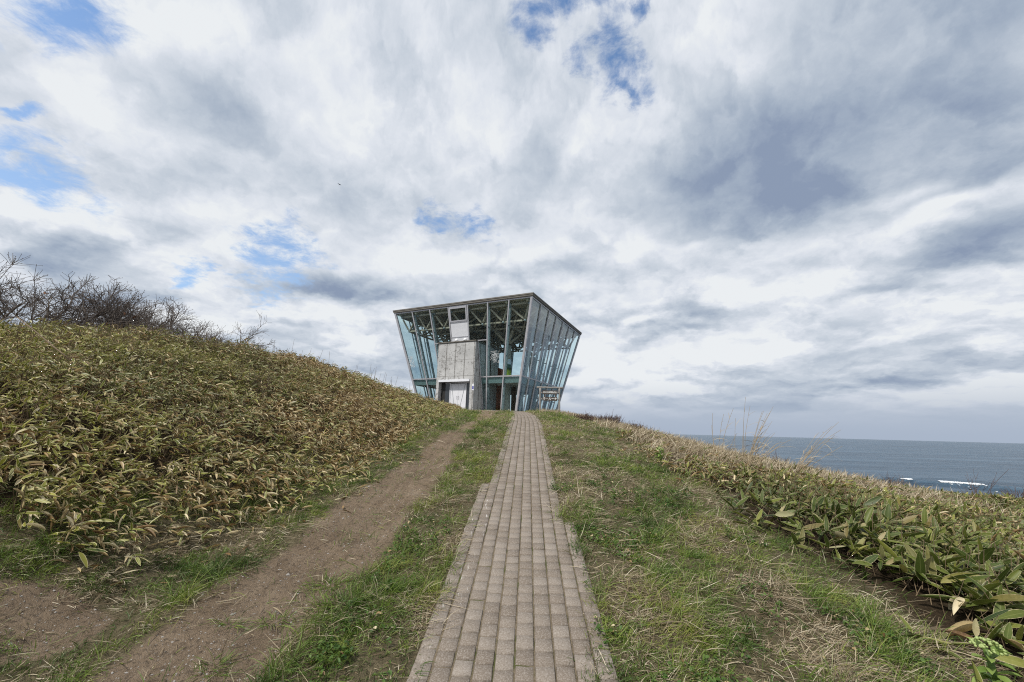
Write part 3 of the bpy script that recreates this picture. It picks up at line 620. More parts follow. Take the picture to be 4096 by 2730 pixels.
def member(mb, m_):
    p, q_, w = m_; d_ = (q_ - p) / np.linalg.norm(q_ - p); mb.bar(p + d_ * .22, q_ - d_ * .22, w, w)
    mb.bar(p + d_ * .05, p + d_ * .22, w * .45); mb.bar(q_ - d_ * .22, q_ - d_ * .05, w * .45); return mb
for m_ in mem[:100]: member(MB(), m_).build('truss_strut', m_timber, bld)
mb = MB()
for m_ in mem[100:]: member(mb, m_)
o_ = mb.build('truss_struts_beyond', m_timber, bld); o_.name = 'truss_lattice'; tag(o_, kind='stuff')
nd = MB()
for i in range(7):
    for j in range(7):
        p = bp(i, j); nd.lathe([(.001, p[2] - .10), (.07, p[2] - .075), (.10, p[2]), (.07, p[2] + .075), (.001, p[2] + .1)], p[0], p[1], 8)
for i in range(8):
    for j in range(8):
        p = tp(i, j); nd.lathe([(.001, p[2] - .10), (.07, p[2] - .075), (.10, p[2]), (.07, p[2] + .075), (.001, p[2] + .1)], p[0], p[1], 8)
nd.build('truss_node', m_steel, bld, smooth=True).name = 'truss_connectors'
# interior
im = MB(); im.hexa([L(u_, v_, z_) for z_, up_ in ((ZM - .06, 0), (0, 1)) for u_, v_, z_ in ((5.93, 6, z_ or 5.55), (5.38, 6, z_ or 5.28), (5.38, 7.2, z_ or 5.28), (5.93, 7.2, z_ or 5.55))]); im.build('stair_wall', m_red, bld)
im = MB(); B(im, 4.54, 4.86, 4.2, 4.9, ZB + .03, ZM - .43); im.build('red_pillar', m_red, bld)
im = MB(); B(im, 4.9, 6.5, 4.95, 5.1, ZB + .03, ZM - .43); im.build('inner_wall', m_dark, bld)
im = MB(); B(im, 3.5, 3.85, 5.0, 5.3, ZB + .03, ZM - .43); im.build('timber_pillar', m_brown, bld)
for (u0_, u1_, v0_, v1_, z0_, z1_, mt_) in ((3.66, 4.16, 7.0, 7.08, ZB + .25, 2.8, m_dark), (3.2, 3.28, 8.2, 9.4, ZB + .2, 2.6, m_conc_in), (2.6, 2.68, 7.3, 8.0, 2.75, 3.25, m_brown), (3.3, 4.4, 9.9, 9.98, ZB + .3, 2.7, m_conc_in)):
    im = MB(); B(im, u0_, u1_, v0_, v1_, z0_, z1_); B(im, (u0_ + u1_) / 2 - .02, (u0_ + u1_) / 2 + .02, v0_ + .03, v0_ + .07, ZB + .03, z0_); B(im, (u0_ + u1_) / 2 - .02, (u0_ + u1_) / 2 + .02, v1_ - .07, v1_ - .03, ZB + .03, z0_); im.build('display_panel', mt_, bld)
im = MB(); im.tube([L(2.75, 4.3, ZB + .03), L(2.75, 4.3, 2.0), L(2.6, 4.1, 2.2)], .025, 6); im.build('handrail', m_black, bld)
# line drawings and bird silhouettes stuck on the glass
def drawing(s0, s1, z0, z1, seed):
    rr = np.random.default_rng(seed); mb = MB()
    for k_ in range(34):
        a0 = rr.uniform(s0, s1); z_ = rr.uniform(z0, z1); th_ = rr.uniform(0, 6.28); pts = []
        for j in range(9):
            pts.append(fac(0, np.clip(a0, s0, s1), np.clip(z_, z0, z1), .006)); th_ += rr.normal(0, .7); a0 += .0065 * math.cos(th_); z_ += .065 * math.sin(th_)
        mb.tube(pts, .0075, 4)
    return mb.build('window_drawing', m_line, bld)
wM = lambda z: T_ - 2 * KK * (ZT - z)
sD = (3.51 - KK * (ZT - 5.44)) / wM(5.44); drawing(sD - .045, sD + .03, 5.0, 5.92, 3); sD = (11.5 - KK * (ZT - 5.46)) / wM(5.46); drawing(sD - .02, sD + .03, 4.95, 5.95, 5)
def sticker(f, s, z, sc):
    mb = MB(); P_ = lambda a_, h_, o_: fac(f, s + a_ * sc / T_, z + h_ * sc, o_)
    out = [(0, -.9), (.10, -.2), (.55, .75), (.36, .9), (.0, .30), (-.30, .95), (-.52, .85), (-.12, -.1)]
    n = len(out); mb.poly([P_(a_, h_, .012) for a_, h_ in out]); mb.poly([P_(a_, h_, .004) for a_, h_ in out][::-1])
    return mb.build('bird_sticker', m_black, bld)
sticker(1, (4.97 - .5) / (T_ - 1), 7.61, .26); sticker(1, (9.72 - .5) / (T_ - 1), 7.54, .26); sticker(0, (9.3) / T_, 7.65, .22)

# telescope standing on the upper floor (a thing of its own)
def wloc(u, v, z): return (cx - u * math.cos(TH) + v * math.sin(TH), 28 + u * math.sin(TH) + v * math.cos(TH), z)
tel = thing('coin_telescope', 'dark viewing telescope on a stand inside the upper right glazing', 'telescope', wloc(2.1, 8.15, ZM - .06), -TH + .5)
mb = MB(); mb.lathe([(.16, 0), (.16, .03), (.05, .05), (.05, .75), (.075, .8), (.075, .95), (.03, .98)], 0, 0, 10); mb.build('stand', m_steel, tel, smooth=False)
mb = MB(); mb.box(-.10, .10, -.17, .17, .985, 1.19); mb.tube([(-.05, .17, 1.1), (-.05, .36, 1.12)], .05, 8); mb.tube([(.05, .17, 1.1), (.05, .36, 1.12)], .05, 8); mb.build('viewer_head', m_steel, tel, bevel=.02)
mb = MB(); mb.tube([(-.30, 0, .9), (-.05, 0, .88)], .02, 6); mb.tube([(.05, 0, .88), (.30, 0, .9)], .02, 6); mb.build('grip', m_black, tel)

# ------------------------------------------------------------------ log name sign
m_log = mat_noise('weathered_log', [(.3, (.17, .16, .15)), (.7, (.33, .315, .29))], 5, .85, bump=.5, stretch=(6, 6, .8))
m_board = mat_noise('dark_stained_board', [(.3, (.045, .036, .028)), (.7, (.085, .068, .055))], 4, .7, bump=.3, stretch=(1, 6, 8))
m_letter, t, b = pbsdf('white_lettering', (.82, .82, .80), .6)
SX_, SY_ = 2.45, 25.0; sg = float(height(2.45, 25.0))
sign = thing('name_sign', 'weathered log frame with two dark name boards in white Japanese lettering', 'sign', (SX_, SY_, sg), math.radians(-3))
zr = lambda z: z - sg
rs = np.random.default_rng(4)
for x_ in (-.60, .595):
    mb = MB(); zz_ = np.linspace(-.35, zr(2.60), 9); mb.tube(np.stack([x_ + rs.normal(0, .006, 9), rs.normal(0, .006, 9), zz_], -1), .058 + rs.normal(0, .003, 9), 10); mb.build('post', m_log, sign, smooth=True)
mb = MB(); xx_ = np.linspace(-.82, .83, 10); mb.tube(np.stack([xx_, rs.normal(0, .005, 10), zr(2.645) + .03 * xx_ * 0 + rs.normal(0, .004, 10)], -1), .056 + rs.normal(0, .003, 10), 10); mb.build('crossbeam', m_log, sign, smooth=True)
for (z0, z1, txt, sz, lab) in ((2.215, 2.455, '日の出岬展望台', .122, 'upper board with the longer line of small characters'), (1.815, 2.055, 'ラ・ルーナ', .175, 'lower board with four large characters')):
    mb = MB(); n_ = 13; xs = np.linspace(-.46, .46, n_); tz = zr(z1) + rs.normal(0, .005, n_); bz = zr(z0) + rs.normal(0, .005, n_)
    for j in range(n_ - 1):
        mb.hexa([(xs[j], -.10, bz[j]), (xs[j + 1], -.10, bz[j + 1]), (xs[j + 1], -.055, bz[j + 1]), (xs[j], -.055, bz[j]), (xs[j], -.10, tz[j]), (xs[j + 1], -.10, tz[j + 1]), (xs[j + 1], -.055, tz[j + 1]), (xs[j], -.055, tz[j])])
    bo = mb.build('sign_board', m_board, sign); bo['label'] = lab
    tc = bpy.data.curves.new('lettering', 'FONT'); tc.body = txt; tc.size = sz; tc.align_x = 'CENTER'; tc.align_y = 'CENTER'; tc.extrude = .004; tc.offset = .0035 if sz > .15 else .0014
    tc.space_character = 1.0
    to0 = bpy.data.objects.new('lettering', tc); COL.objects.link(to0); me_ = bpy.data.meshes.new_from_object(to0.evaluated_get(bpy.context.evaluated_depsgraph_get())); bpy.data.objects.remove(to0); me_.materials.clear(); to = link('lettering', me_, m_letter, bo); to.location = (0, -.105, zr((z0 + z1) / 2)); to.rotation_euler = (math.pi / 2, 0, 0)
for x_ in (-.34, .34):
    mb = MB(); mb.box(x_ - .035, x_ + .035, -.09, -.065, zr(2.055) + .006, zr(2.215) - .006); mb.build('hanger', m_board, sign)
mb = MB(); mb.box(-.55, -.455, -.085, -.03, zr(2.30), zr(2.36)); mb.box(.455, .545, -.085, -.03, zr(2.30), zr(2.36)); mb.box(-.55, -.455, -.085, -.03, zr(1.90), zr(1.96)); mb.box(.455, .545, -.085, -.03, zr(1.90), zr(1.96)); mb.build('board_bracket', m_log, sign)

# ------------------------------------------------------------------ plants
def leaf_mesh(name, P, az, pitch, roll, Ln, Wd, droop, fold, rnd, dry, nseg=5, mat=None, wexp=(.55, .8), twist=0.):
    """lance shaped leaves, one strip each: across = -1..1 from edge to edge, along = 0..1"""
    n = len(P); tt = np.linspace(0, 1, nseg + 1); wp = tt ** wexp[0] * (1 - tt) ** wexp[1]; wp = wp / wp.max(); wp[0] = .12
    V = np.empty((n, nseg + 1, 3, 3), np.float32); cur = P.copy(); ca, sa = np.cos(az), np.sin(az)
    side0 = np.stack([-sa, ca, 0 * ca], -1)
    for j in range(nseg + 1):
        a = pitch - droop * tt[j]; fwd = np.stack([np.cos(a) * ca, np.cos(a) * sa, np.sin(a)], -1); upv = np.cross(fwd, side0)
        if j: cur = cur + fwd * (Ln / nseg)[:, None]
        r_ = roll + twist * tt[j]; cr, sr = np.cos(r_)[:, None], np.sin(r_)[:, None]
        sd = side0 * cr + upv * sr; nm = -side0 * sr + upv * cr; hw_ = (Wd * wp[j] / 2)[:, None]
        V[:, j, 1] = cur - nm * hw_ * fold[:, None] * .6; V[:, j, 0] = cur - sd * hw_ * np.cos(fold)[:, None] + nm * hw_ * np.sin(fold)[:, None]; V[:, j, 2] = cur + sd * hw_ * np.cos(fold)[:, None] + nm * hw_ * np.sin(fold)[:, None]
    k = (nseg + 1) * 3
    f0 = np.array([(j * 3 + c_, j * 3 + c_ + 1, (j + 1) * 3 + c_ + 1, (j + 1) * 3 + c_) for j in range(nseg) for c_ in (0, 1)])
    F = (f0[None] + np.arange(n)[:, None, None] * k).reshape(-1, 4)
    at = dict(across=np.tile([-1., 0, 1], n * (nseg + 1)), along=np.tile(np.repeat(tt, 3), n), rnd=np.repeat(rnd, k), dry=np.repeat(dry, k))
    return V.reshape(-1, 3), F, at
def join(parts):
    V, F, A, o = [], [], {}, 0
    for v, f, a in parts:
        V.append(v); F.append(f + o); o += len(v)
        for kk in a: A.setdefault(kk, []).append(a[kk])
    return np.concatenate(V), F, {kk: np.concatenate(v) for kk, v in A.items()}
def leafmat(name, greens, drys, margin, trans=.25, rough=.42, edge=(.66, .8)):
    m, t, b = pbsdf(name, rough=rough, spec=.4)
    ac = t.math('ABSOLUTE', t.attr('across')); al = t.attr('along'); r = t.attr('rnd'); dr = t.attr('dry')
    pos = t.node('ShaderNodeNewGeometry').outputs['Position']; n = t.noise(pos, 60., 3, .6).outputs['Fac']
    g = t.ramp(t.math('ADD', r, t.math('MULTIPLY', t.math('SUBTRACT', n, .5), .3)), greens)
    if margin:
        e = t.math('ADD', t.math('MAXIMUM', ac, t.math('MULTIPLY', t.range(al, .80, 1.), 1.)), t.math('MULTIPLY', t.math('SUBTRACT', n, .5), .35))
        g = t.mix(t.range(e, *edge), g, margin)
        g = t.mix(t.range(ac, .10, 0., 0., .35), g, (.32, .34, .12))
    d_ = t.ramp(t.math('ADD', t.math('FRACT', t.math('MULTIPLY', r, 7.31)), t.math('MULTIPLY', t.math('SUBTRACT', n, .5), .4)), drys)
    c = t.mix(dr, g, d_); t.l.new(c, b.inputs['Base Color'])
    tl = t.node('ShaderNodeBsdfTranslucent'); t.l.new(c, tl.inputs[0]); mx = t.node('ShaderNodeMixShader'); mx.inputs[0].default_value = trans
    t.l.new(b.outputs[0], mx.inputs[1]); t.l.new(tl.outputs[0], mx.inputs[2]); t.l.new(mx.outputs[0], t.n['Material Output'].inputs[0])
    return m
GR = [(0., (.026, .045, .007)), (.3, (.070, .095, .012)), (.6, (.165, .182, .024)), (1., (.33, .315, .06))]
DR = [(0., (.13, .07, .03)), (.25, (.32, .215, .095)), (.6, (.52, .41, .22)), (1., (.72, .63, .42))]
m_sasa = leafmat('bamboo_leaf', GR, DR, (.62, .56, .31), edge=(.72, .86))
m_sasa_r = leafmat('broad_bamboo_leaf', [(0., (.032, .056, .010)), (.4, (.078, .108, .018)), (.75, (.155, .178, .030)), (1., (.28, .275, .06))], DR, (.52, .46, .27), rough=.5, edge=(.86, 1.0))
m_grass = leafmat('grass_blade', [(0., (.045, .088, .013)), (.4, (.100, .168, .022)), (.8, (.18, .248, .040)), (1., (.26, .285, .062))], [(0., (.17, .12, .07)), (.4, (.34, .275, .175)), (.75, (.52, .445, .31)), (1., (.66, .59, .45))], None, .3, .5)
m_herb = leafmat('herb_leaf', [(0., (.035, .075, .012)), (.5, (.065, .13, .020)), (1., (.12, .19, .035))], DR, None, .3, .5)
m_stem = mat_noise('dry_stem', [(.3, (.09, .06, .035)), (.7, (.21, .155, .09))], 8, .8)

def bamboo(x, y, hc, Ln, nleaf, dryp, lod, wind=.62, wr=.21, upr=0.):
    """plants at x,y: each a bunch of leaves round the tip of a stem of height hc"""
    n = len(x); z = height(x, y); hc = hc * RNG.uniform(.35, 1.05, n)
    pd = np.clip(dryp, 0, 1)
    X = np.repeat(x, nleaf); Y = np.repeat(y, nleaf); N = len(X); Hh = np.repeat(hc, nleaf) * RNG.uniform(.72, 1.0, N)
    lean = np.repeat(RNG.normal(.10, .10, n), nleaf)
    P = np.stack([X + RNG.normal(0, .03, N) + lean, Y + RNG.normal(0, .03, N), np.repeat(z, nleaf) + Hh], -1)
    rel = (np.tile(np.arange(nleaf), n) + RNG.uniform(-.3, .3, N)) / nleaf * 2 * np.pi + np.repeat(RNG.uniform(0, 6.28, n), nleaf)
    wdir = RNG.normal(-.05, .45, N); az = np.arctan2(np.sin(rel) * (1 - wind) + wind * np.sin(wdir), np.cos(rel) * (1 - wind) + wind * np.cos(wdir))
    dry = (RNG.random(N) < np.repeat(pd, nleaf)).astype(float); part = RNG.random(N) < .15; dry = np.where(part & (dry < .5), RNG.uniform(.15, .6, N), dry)
    pitch = RNG.normal(.12 + upr, .45, N) - .25 * (dry > .8); droop = RNG.uniform(-.15, .5, N) + .3 * (dry > .8); roll = RNG.normal(0, .5, N)
    fold = np.where(dry > .8, RNG.uniform(.5, 1.3, N), RNG.uniform(.05, .5, N))
    L_ = np.repeat(Ln, nleaf) * RNG.uniform(.65, 1.25, N); Wd = L_ * wr * RNG.uniform(.8, 1.2, N)
    rnd = np.clip(np.repeat(fbm(x * .6 + 50, y * .6, 3), nleaf) * .9 - .0 + RNG.normal(0, .2, N), 0, 1)
    return leaf_mesh('l', P, az, pitch, roll, L_, Wd, droop, fold, rnd, dry, lod, twist=.3)
def stems(x, y, hc, w):
    n = len(x); z = height(x, y); lean = RNG.normal(.10, .12, n); ly = RNG.normal(0, .1, n); a = RNG.uniform(0, 3.14, n); dx_ = np.cos(a) * w / 2; dy_ = np.sin(a) * w / 2
    b0 = np.stack([x, y, z - .02], -1); t0 = np.stack([x + lean, y + ly, z + hc], -1); dd = np.stack([dx_, dy_, 0 * dx_], -1); d2 = np.stack([-dy_, dx_, 0 * dx_], -1)
    V = np.stack([b0 + dd, b0 - .5 * dd + d2, b0 - .5 * dd - d2, t0 + dd * .6, t0 - .3 * dd + d2 * .6, t0 - .3 * dd - d2 * .6], 1).reshape(-1, 3)
    f = np.array([(0, 1, 4, 3), (1, 2, 5, 4), (2, 0, 3, 5)]); return V, (f[None] + np.arange(n)[:, None, None] * 6).reshape(-1, 4), {}
def scatter(x0, x1, y0, y1, dens):
    n = RNG.poisson(max((x1 - x0) * (y1 - y0) * dens, 0)); return RNG.uniform(x0, x1, n), RNG.uniform(y0, y1, n)
# --- left bank: dwarf bamboo over the whole mound
parts, sparts = [], []
for y0, y1, x0, dens, lod, big in ((1.2, 5, -9.5, 320, 5, 1.), (5, 9, -12, 290, 4, 1.), (9, 14, -14, 210, 3, 1.1), (14, 25, -13, 130, 2, 1.3)):
    x, y = scatter(x0, -1.9, y0, y1, dens)
    s = x_left(y) - x + .25 * (fbm(x * 4, y * 4, 2) - .5); m = (s > -.35) & (RNG.random(len(x)) < smooth(-.40, .55, s)) & (y < 22.6 + .5 * fbm(x, y, 2)) & (s < 8.6) & ~((x < -2.3) & (y < 2.75))
    m &= ~((y > 18.5) & (s < .35)); x, y, s = x[m], y[m], s[m]
    hc = np.interp(s, [-.3, 0, .5, 2, 5, 9], [.05, .12, .24, .36, .42, .48]) * (.35 + 1.3 * fbm(x * 1.4, y * 1.4, 4)) * np.interp(y, [15, 19, 22], [1, .95, .85])
    dp = .32 + .5 * smooth(.56, .68, fbm(x * .9 + 71, y * .9 + 12, 3)) + .8 * (fbm(x * .55 + 20, y * .55 + 7, 3) - .5) + .18 * smooth(.8, 0, s) + .45 * smooth(14.5, 19, y) * smooth(3.6, 1.2, s)
    parts.append(bamboo(x, y, hc, np.full(len(x), .090 * big) * (.75 + .6 * fbm(x * 1.9 + 5, y * 1.9, 3)), 5, dp, lod))
    k_ = RNG.random(len(x)) < .012; sparts.append(stems(x[k_], y[k_], hc[k_] * RNG.uniform(1.2, 2.0, k_.sum()), .0045 + .0004 * y0))
    k_ = RNG.random(len(x)) < (.55 if y0 < 9 else .15); sparts.append(stems(x[k_], y[k_], hc[k_] * 1.0, .006 * big))
V, F, A = join(parts); tag(link('bamboo_grass', npmesh('bamboo_grass', V, F, A, True), m_sasa), 'dense low bamboo with pale leaf edges covering the left mound', None, kind='stuff')
# --- right slope
parts = []
for y0, y1, x1, dens, lod, Lf in ((1.4, 4.5, 6.5, 150, 6, .150), (4.5, 8, 9.5, 210, 4, .108), (8, 13, 13, 190, 3, .11), (13, 27, 11.5, 100, 2, .15)):
    x, y = scatter(2.0, x1, y0, y1, dens); s = x - x_right(y); s = s + .5 * (fbm(x * 2.5, y * 2.5, 3) - .5); m = (s > -.25) & (RNG.random(len(x)) < smooth(-.3, 1.3, s))
    dryzone = smooth(5.2, 7.6, y) * smooth(7.5, 4.5, s) * smooth(.1, .9, s + .05 * y); m &= RNG.random(len(x)) > dryzone * .9; x, y, s = x[m], y[m], s[m]
    nearb = smooth(2.8, .8, s) * smooth(7.6, 4., y)
    hc = (.12 + .17 * nearb * smooth(0, .9, s)) * (.7 + .6 * fbm(x * 1.3 + 5, y * 1.3, 3))
    dp = .33 + .9 * (fbm(x * .5 + 70, y * .5, 3) - .5) + .12 * smooth(4, 9, y) - .36 * nearb
    Ln = Lf * (1 + .22 * nearb * smooth(5, 2.3, y)) * (.7 + .6 * fbm(x * 2 + 7, y * 2, 2))
    parts.append(bamboo(x, y, hc, Ln, 5, dp, lod, .30, .24, .22))
    k_ = RNG.random(len(x)) < .8; sparts.append(stems(x[k_], y[k_], hc[k_] * RNG.uniform(.7, 1.6, k_.sum()), .006))
V, F, A = join(parts); tag(link('bamboo_grass', npmesh('bamboo_grass', V, F, A, True), m_sasa_r), 'broader leaved green bamboo along the seaward slope', None, kind='stuff')
V, F, A = join(sparts); tag(link('bamboo_stems', npmesh('bamboo_stems', V, F, A), m_stem), kind='stuff')

# --- grass
def blades(x, y, Ln, Wd, dry, lean, flat, nseg=3):
    n = len(x); z = height(x, y) - .004; az = RNG.uniform(0, 6.28, n); az = np.where(RNG.random(n) < .35, RNG.normal(-.2, .5, n), az)
    pitch = np.where(flat, RNG.uniform(.0, .45, n), RNG.normal(1.12, .28, n)); droop = np.where(flat, RNG.uniform(-.1, .7, n), RNG.uniform(.2, 1.7, n) * lean)
    rnd = np.clip(.5 + 1.5 * (fbm(x * 2.2 + 11, y * 2.2, 2) - .5) + 1.3 * (fbm(x * 11 + 4, y * 11, 2) - .5) + RNG.normal(.02, .16, n), 0, 1)
    return leaf_mesh('g', np.stack([x, y, z], -1), az, pitch, RNG.normal(0, .6, n), Ln, Wd, droop, np.full(n, .25), rnd, dry, nseg, wexp=(.12, .55))
def cover(x, y):
    """how much grass grows at a place, and how much of it is straw"""
    c_ = cl_x(y); L0 = c_ - pave_l(y); R0 = c_ + pave_r(y) - .09 * smooth(2.8, 2.2, y); jag = .10 * (fbm(x * 7, y * 7, 2) - .5)
    strip = smooth(-.04, .10, x - dirt_r(y) + jag) * smooth(.09, -.02, x - L0 + jag)
    right = smooth(-.11, .02, x - R0 + jag) * smooth(.5, -.1, x - x_right(y))
    verge = smooth(-1.1, -.3, x - x_left(y)) * smooth(.08, -.16, x - dirt_l(y) + jag)
    bare = np.clip(1.1 - ((x + jag + 2.5) / .42) ** 2 - ((y + jag - 2.42) / .26) ** 2, 0, 1) ** .5
    lawn = np.maximum.reduce([strip, right, verge * 1.25 * (1 - bare)])
    clump = fbm(x * 3.1 + 8, y * 3.1, 4); lawn = lawn * (.30 + .7 * smooth(.34, .58, clump)) * (.35 + .65 * smooth(.36, .56, fbm(x * 12 + 2, y * 12, 2)))
    fore = smooth(19, 20, y) * (x > fr0_of(y) - .1) * (x < x_right(y) + .3) + smooth(19.5, 21, y) * (x < -2.4) * (x > -8) * 0
    d_ = dirtmask(x, y) * .012 + dirtmask(x, y) * .022 * smooth(.5, .7, fbm(x * 4 + 31, y * 4, 3)) * 4
    straw = np.clip((.33 + 1.7 * (fbm(x * 2.3 + 90, y * 2.3 + 3, 3) - .5) + 1.6 * (fbm(x * 9 + 33, y * 9, 2) - .5) + .15 * (x > .6) + .22 * smooth(.45, .05, np.minimum(np.abs(x - R0), np.abs(x - L0))) - .05 * verge), .04, .95)
    return np.clip(np.maximum(lawn, d_), 0, 1), straw
def fr0_of(y): return np.interp(y, [19, 21, 24, 27, 30.5], [.75, 1.3, 1.5, 1.7, 2.0])
parts = []
for y0, y1, x0, x1, dens, wd, ls, ns in ((1.5, 3.2, -4.0, 2.9, 19000, .0033, 1., 4), (3.2, 5.5, -3.6, 2.9, 13000, .0038, 1., 3), (5.5, 9, -2.9, 3.1, 6500, .0055, 1., 3), (9, 14, -2.8, 3.3, 3400, .0085, 1.05, 2), (14, 20, -3.2, 4.2, 1700, .014, 1.15, 2), (20, 27, 1.0, 4.6, 1500, .016, 1.3, 2)):
    x, y = scatter(x0, x1, y0, y1, dens); c_, st_ = cover(x, y); k_ = RNG.random(len(x)) < c_; x, y, st_ = x[k_], y[k_], st_[k_]; n = len(x)
    dry = (RNG.random(n) < st_).astype(float); mixd = RNG.random(n) < .2; dry = np.where(mixd & (dry < .5), RNG.uniform(.1, .7, n), dry)
    flat = (RNG.random(n) < .12 + .72 * dry)
    tall = (.7 + .8 * smooth(.45, .7, fbm(x * 2.7 + 60, y * 2.7, 3))) * (.55 + .9 * fbm(x * 10 + 21, y * 10, 2)); Ln = RNG.gamma(6, .0132, n) * ls * tall * np.where(x < -1.4, .95, 1.) * (1 + .25 * flat)
    parts.append(blades(x, y, Ln, wd * RNG.uniform(.7, 1.3, n), dry, 1., flat, ns))
V, F, A = join(parts); tag(link('grass', npmesh('grass', V, F, A, True), m_grass), kind='stuff')
n = 1700; y = RNG.uniform(1.7, 7.5, n) ** 1.0; x = np.where(RNG.random(n) < .75, RNG.uniform(.45, 2.5, n), RNG.uniform(-3., -.5, n)); c_, st_ = cover(x, y); k_ = RNG.random(n) < .25 + st_; x, y = x[k_], y[k_]; n = len(x)
parts = [leaf_mesh('s', np.stack([x, y, height(x, y) + RNG.uniform(.01, .05, n)], -1), RNG.normal(.1, 1.2, n), RNG.normal(.08, .2, n), RNG.normal(0, .6, n), RNG.gamma(5, .03, n), RNG.uniform(.003, .0065, n), RNG.normal(.3, .5, n), np.full(n, .3), RNG.random(n), np.ones(n), 5, wexp=(.08, .5), twist=.8)]
V, F, A = join(parts); tag(link('loose_straw', npmesh('loose_straw', V, F, A, True), m_grass), kind='stuff')
# --- low clover and plantain leaves among the right hand grass and along the strip
x, y = [np.concatenate(q_) for q_ in zip(scatter(.5, 2.2, 1.6, 5.5, 520), scatter(-.95, -.5, 1.6, 4, 300), scatter(.5, 2.2, 5.5, 9, 160))]
c_, st_ = cover(x, y); k_ = (RNG.random(len(x)) < c_ * smooth(.50, .62, fbm(x * 2.4 + 15, y * 2.4 + 44, 3)) * 1.4); x, y = x[k_], y[k_]
n = len(x); nl_ = 6; X = np.repeat(x, nl_) + RNG.normal(0, .012, n * nl_); Y = np.repeat(y, nl_) + RNG.normal(0, .012, n * nl_); N = n * nl_
v_ = leaf_mesh('h', np.stack([X, Y, height(X, Y) + RNG.uniform(.01, .055, N)], -1), RNG.uniform(0, 6.28, N), RNG.normal(.45, .35, N), RNG.normal(0, .4, N), RNG.uniform(.012, .034, N), RNG.uniform(.009, .020, N), RNG.uniform(.2, 1., N), RNG.uniform(.1, .5, N), np.clip(RNG.normal(.5, .25, N), 0, 1), (RNG.random(N) < .06).astype(float), 3, wexp=(.5, .4))
tag(link('clover', npmesh('clover', v_[0], v_[1], v_[2], True), m_herb), kind='stuff')
# --- fallen bamboo leaves along the verge
n = 620; y = RNG.uniform(2.75, 12, n); x = x_left(y) + RNG.uniform(-.2, .9, n) ** 1 * RNG.random(n); v_ = leaf_mesh('d', np.stack([x, y, height(x, y) + .018], -1), RNG.uniform(0, 6.28, n), RNG.normal(.1, .15, n), RNG.normal(0, .6, n), RNG.uniform(.05, .13, n), RNG.uniform(.012, .028, n), RNG.uniform(0, .5, n), RNG.uniform(.1, .9, n), RNG.random(n), np.ones(n), 3)
tag(link('fallen_leaves', npmesh('fallen_leaves', v_[0], v_[1], v_[2], True), m_sasa), kind='stuff')
# --- dry grass standing on the seaward slope and the crest
parts = []
x, y = scatter(2.4, 9, 5.2, 27, 1000); s = x - x_right(y); w_ = smooth(5.6, 8., y) * smooth(7.5, 4., s) * smooth(-.2, .4, s) * (.4 + .6 * smooth(.4, .6, fbm(x * .8, y * .8 + 30, 3))); k_ = RNG.random(len(x)) < w_; x, y = x[k_], y[k_]; n = len(x)
for rep in range(2):
    parts.append(leaf_mesh('t', np.stack([x + RNG.normal(0, .05, n), y + RNG.normal(0, .05, n), height(x, y)], -1), RNG.normal(-.1, .9, n), RNG.normal(.75, .45, n), RNG.normal(0, .5, n), RNG.uniform(.10, .34, n), .0013 * y * RNG.uniform(.6, 1.2, n), RNG.uniform(.2, 1.3, n), np.full(n, .2), RNG.random(n) * .999, np.ones(n), 3, wexp=(.1, .6)))
x, y = scatter(1.6, 4.4, 21, 26, 160); n = len(x); parts.append(leaf_mesh('t', np.stack([x, y, height(x, y)], -1), RNG.normal(-.1, .7, n), RNG.normal(1.15, .25, n), RNG.normal(0, .5, n), RNG.uniform(.1, .34, n), np.full(n, .014), RNG.uniform(.2, 1., n), np.full(n, .2), RNG.random(n) * .999, np.ones(n), 3, wexp=(.1, .6)))
V, F, A = join(parts); tag(link('dry_grass', npmesh('dry_grass', V, F, A, True), m_grass), kind='stuff')
# --- pebbles and crumbs on the track
m_peb = mat_noise('pebble', [(.3, (.13, .115, .10)), (.7, (.33, .31, .285))], 9, .8)
y = RNG.uniform(1.6, 9, 16000) ; x = RNG.uniform(-3., -.6, 16000); k_ = RNG.random(16000) < dirtmask(x, y) * np.clip(2.6 / y, .15, 1); x, y = x[k_], y[k_]; n = len(x)
pv = np.array([(1, 0, 0), (.3, .9, 0), (-.8, .6, 0), (-.8, -.6, 0), (.3, -.9, 0), (.1, 0, .75), (0, 0, -.7)], float); pf = np.array([(0, 1, 5), (1, 2, 5), (2, 3, 5), (3, 4, 5), (4, 0, 5)])
sz_ = (RNG.gamma(1.3, .0015, n) + .0014)[:, None, None] * RNG.uniform(.6, 1.4, (n, 7, 3)); a_ = RNG.uniform(0, 6.28, n); ca, sa = np.cos(a_)[:, None], np.sin(a_)[:, None]
V = pv[None] * sz_; V = np.stack([V[..., 0] * ca - V[..., 1] * sa, V[..., 0] * sa + V[..., 1] * ca, V[..., 2]], -1) + np.stack([x, y, height(x, y)], -1)[:, None]
tag(link('pebbles', npmesh('pebbles', V.reshape(-1, 3), (pf[None] + np.arange(n)[:, None, None] * 7).reshape(-1, 3), None, True), m_peb), kind='stuff')

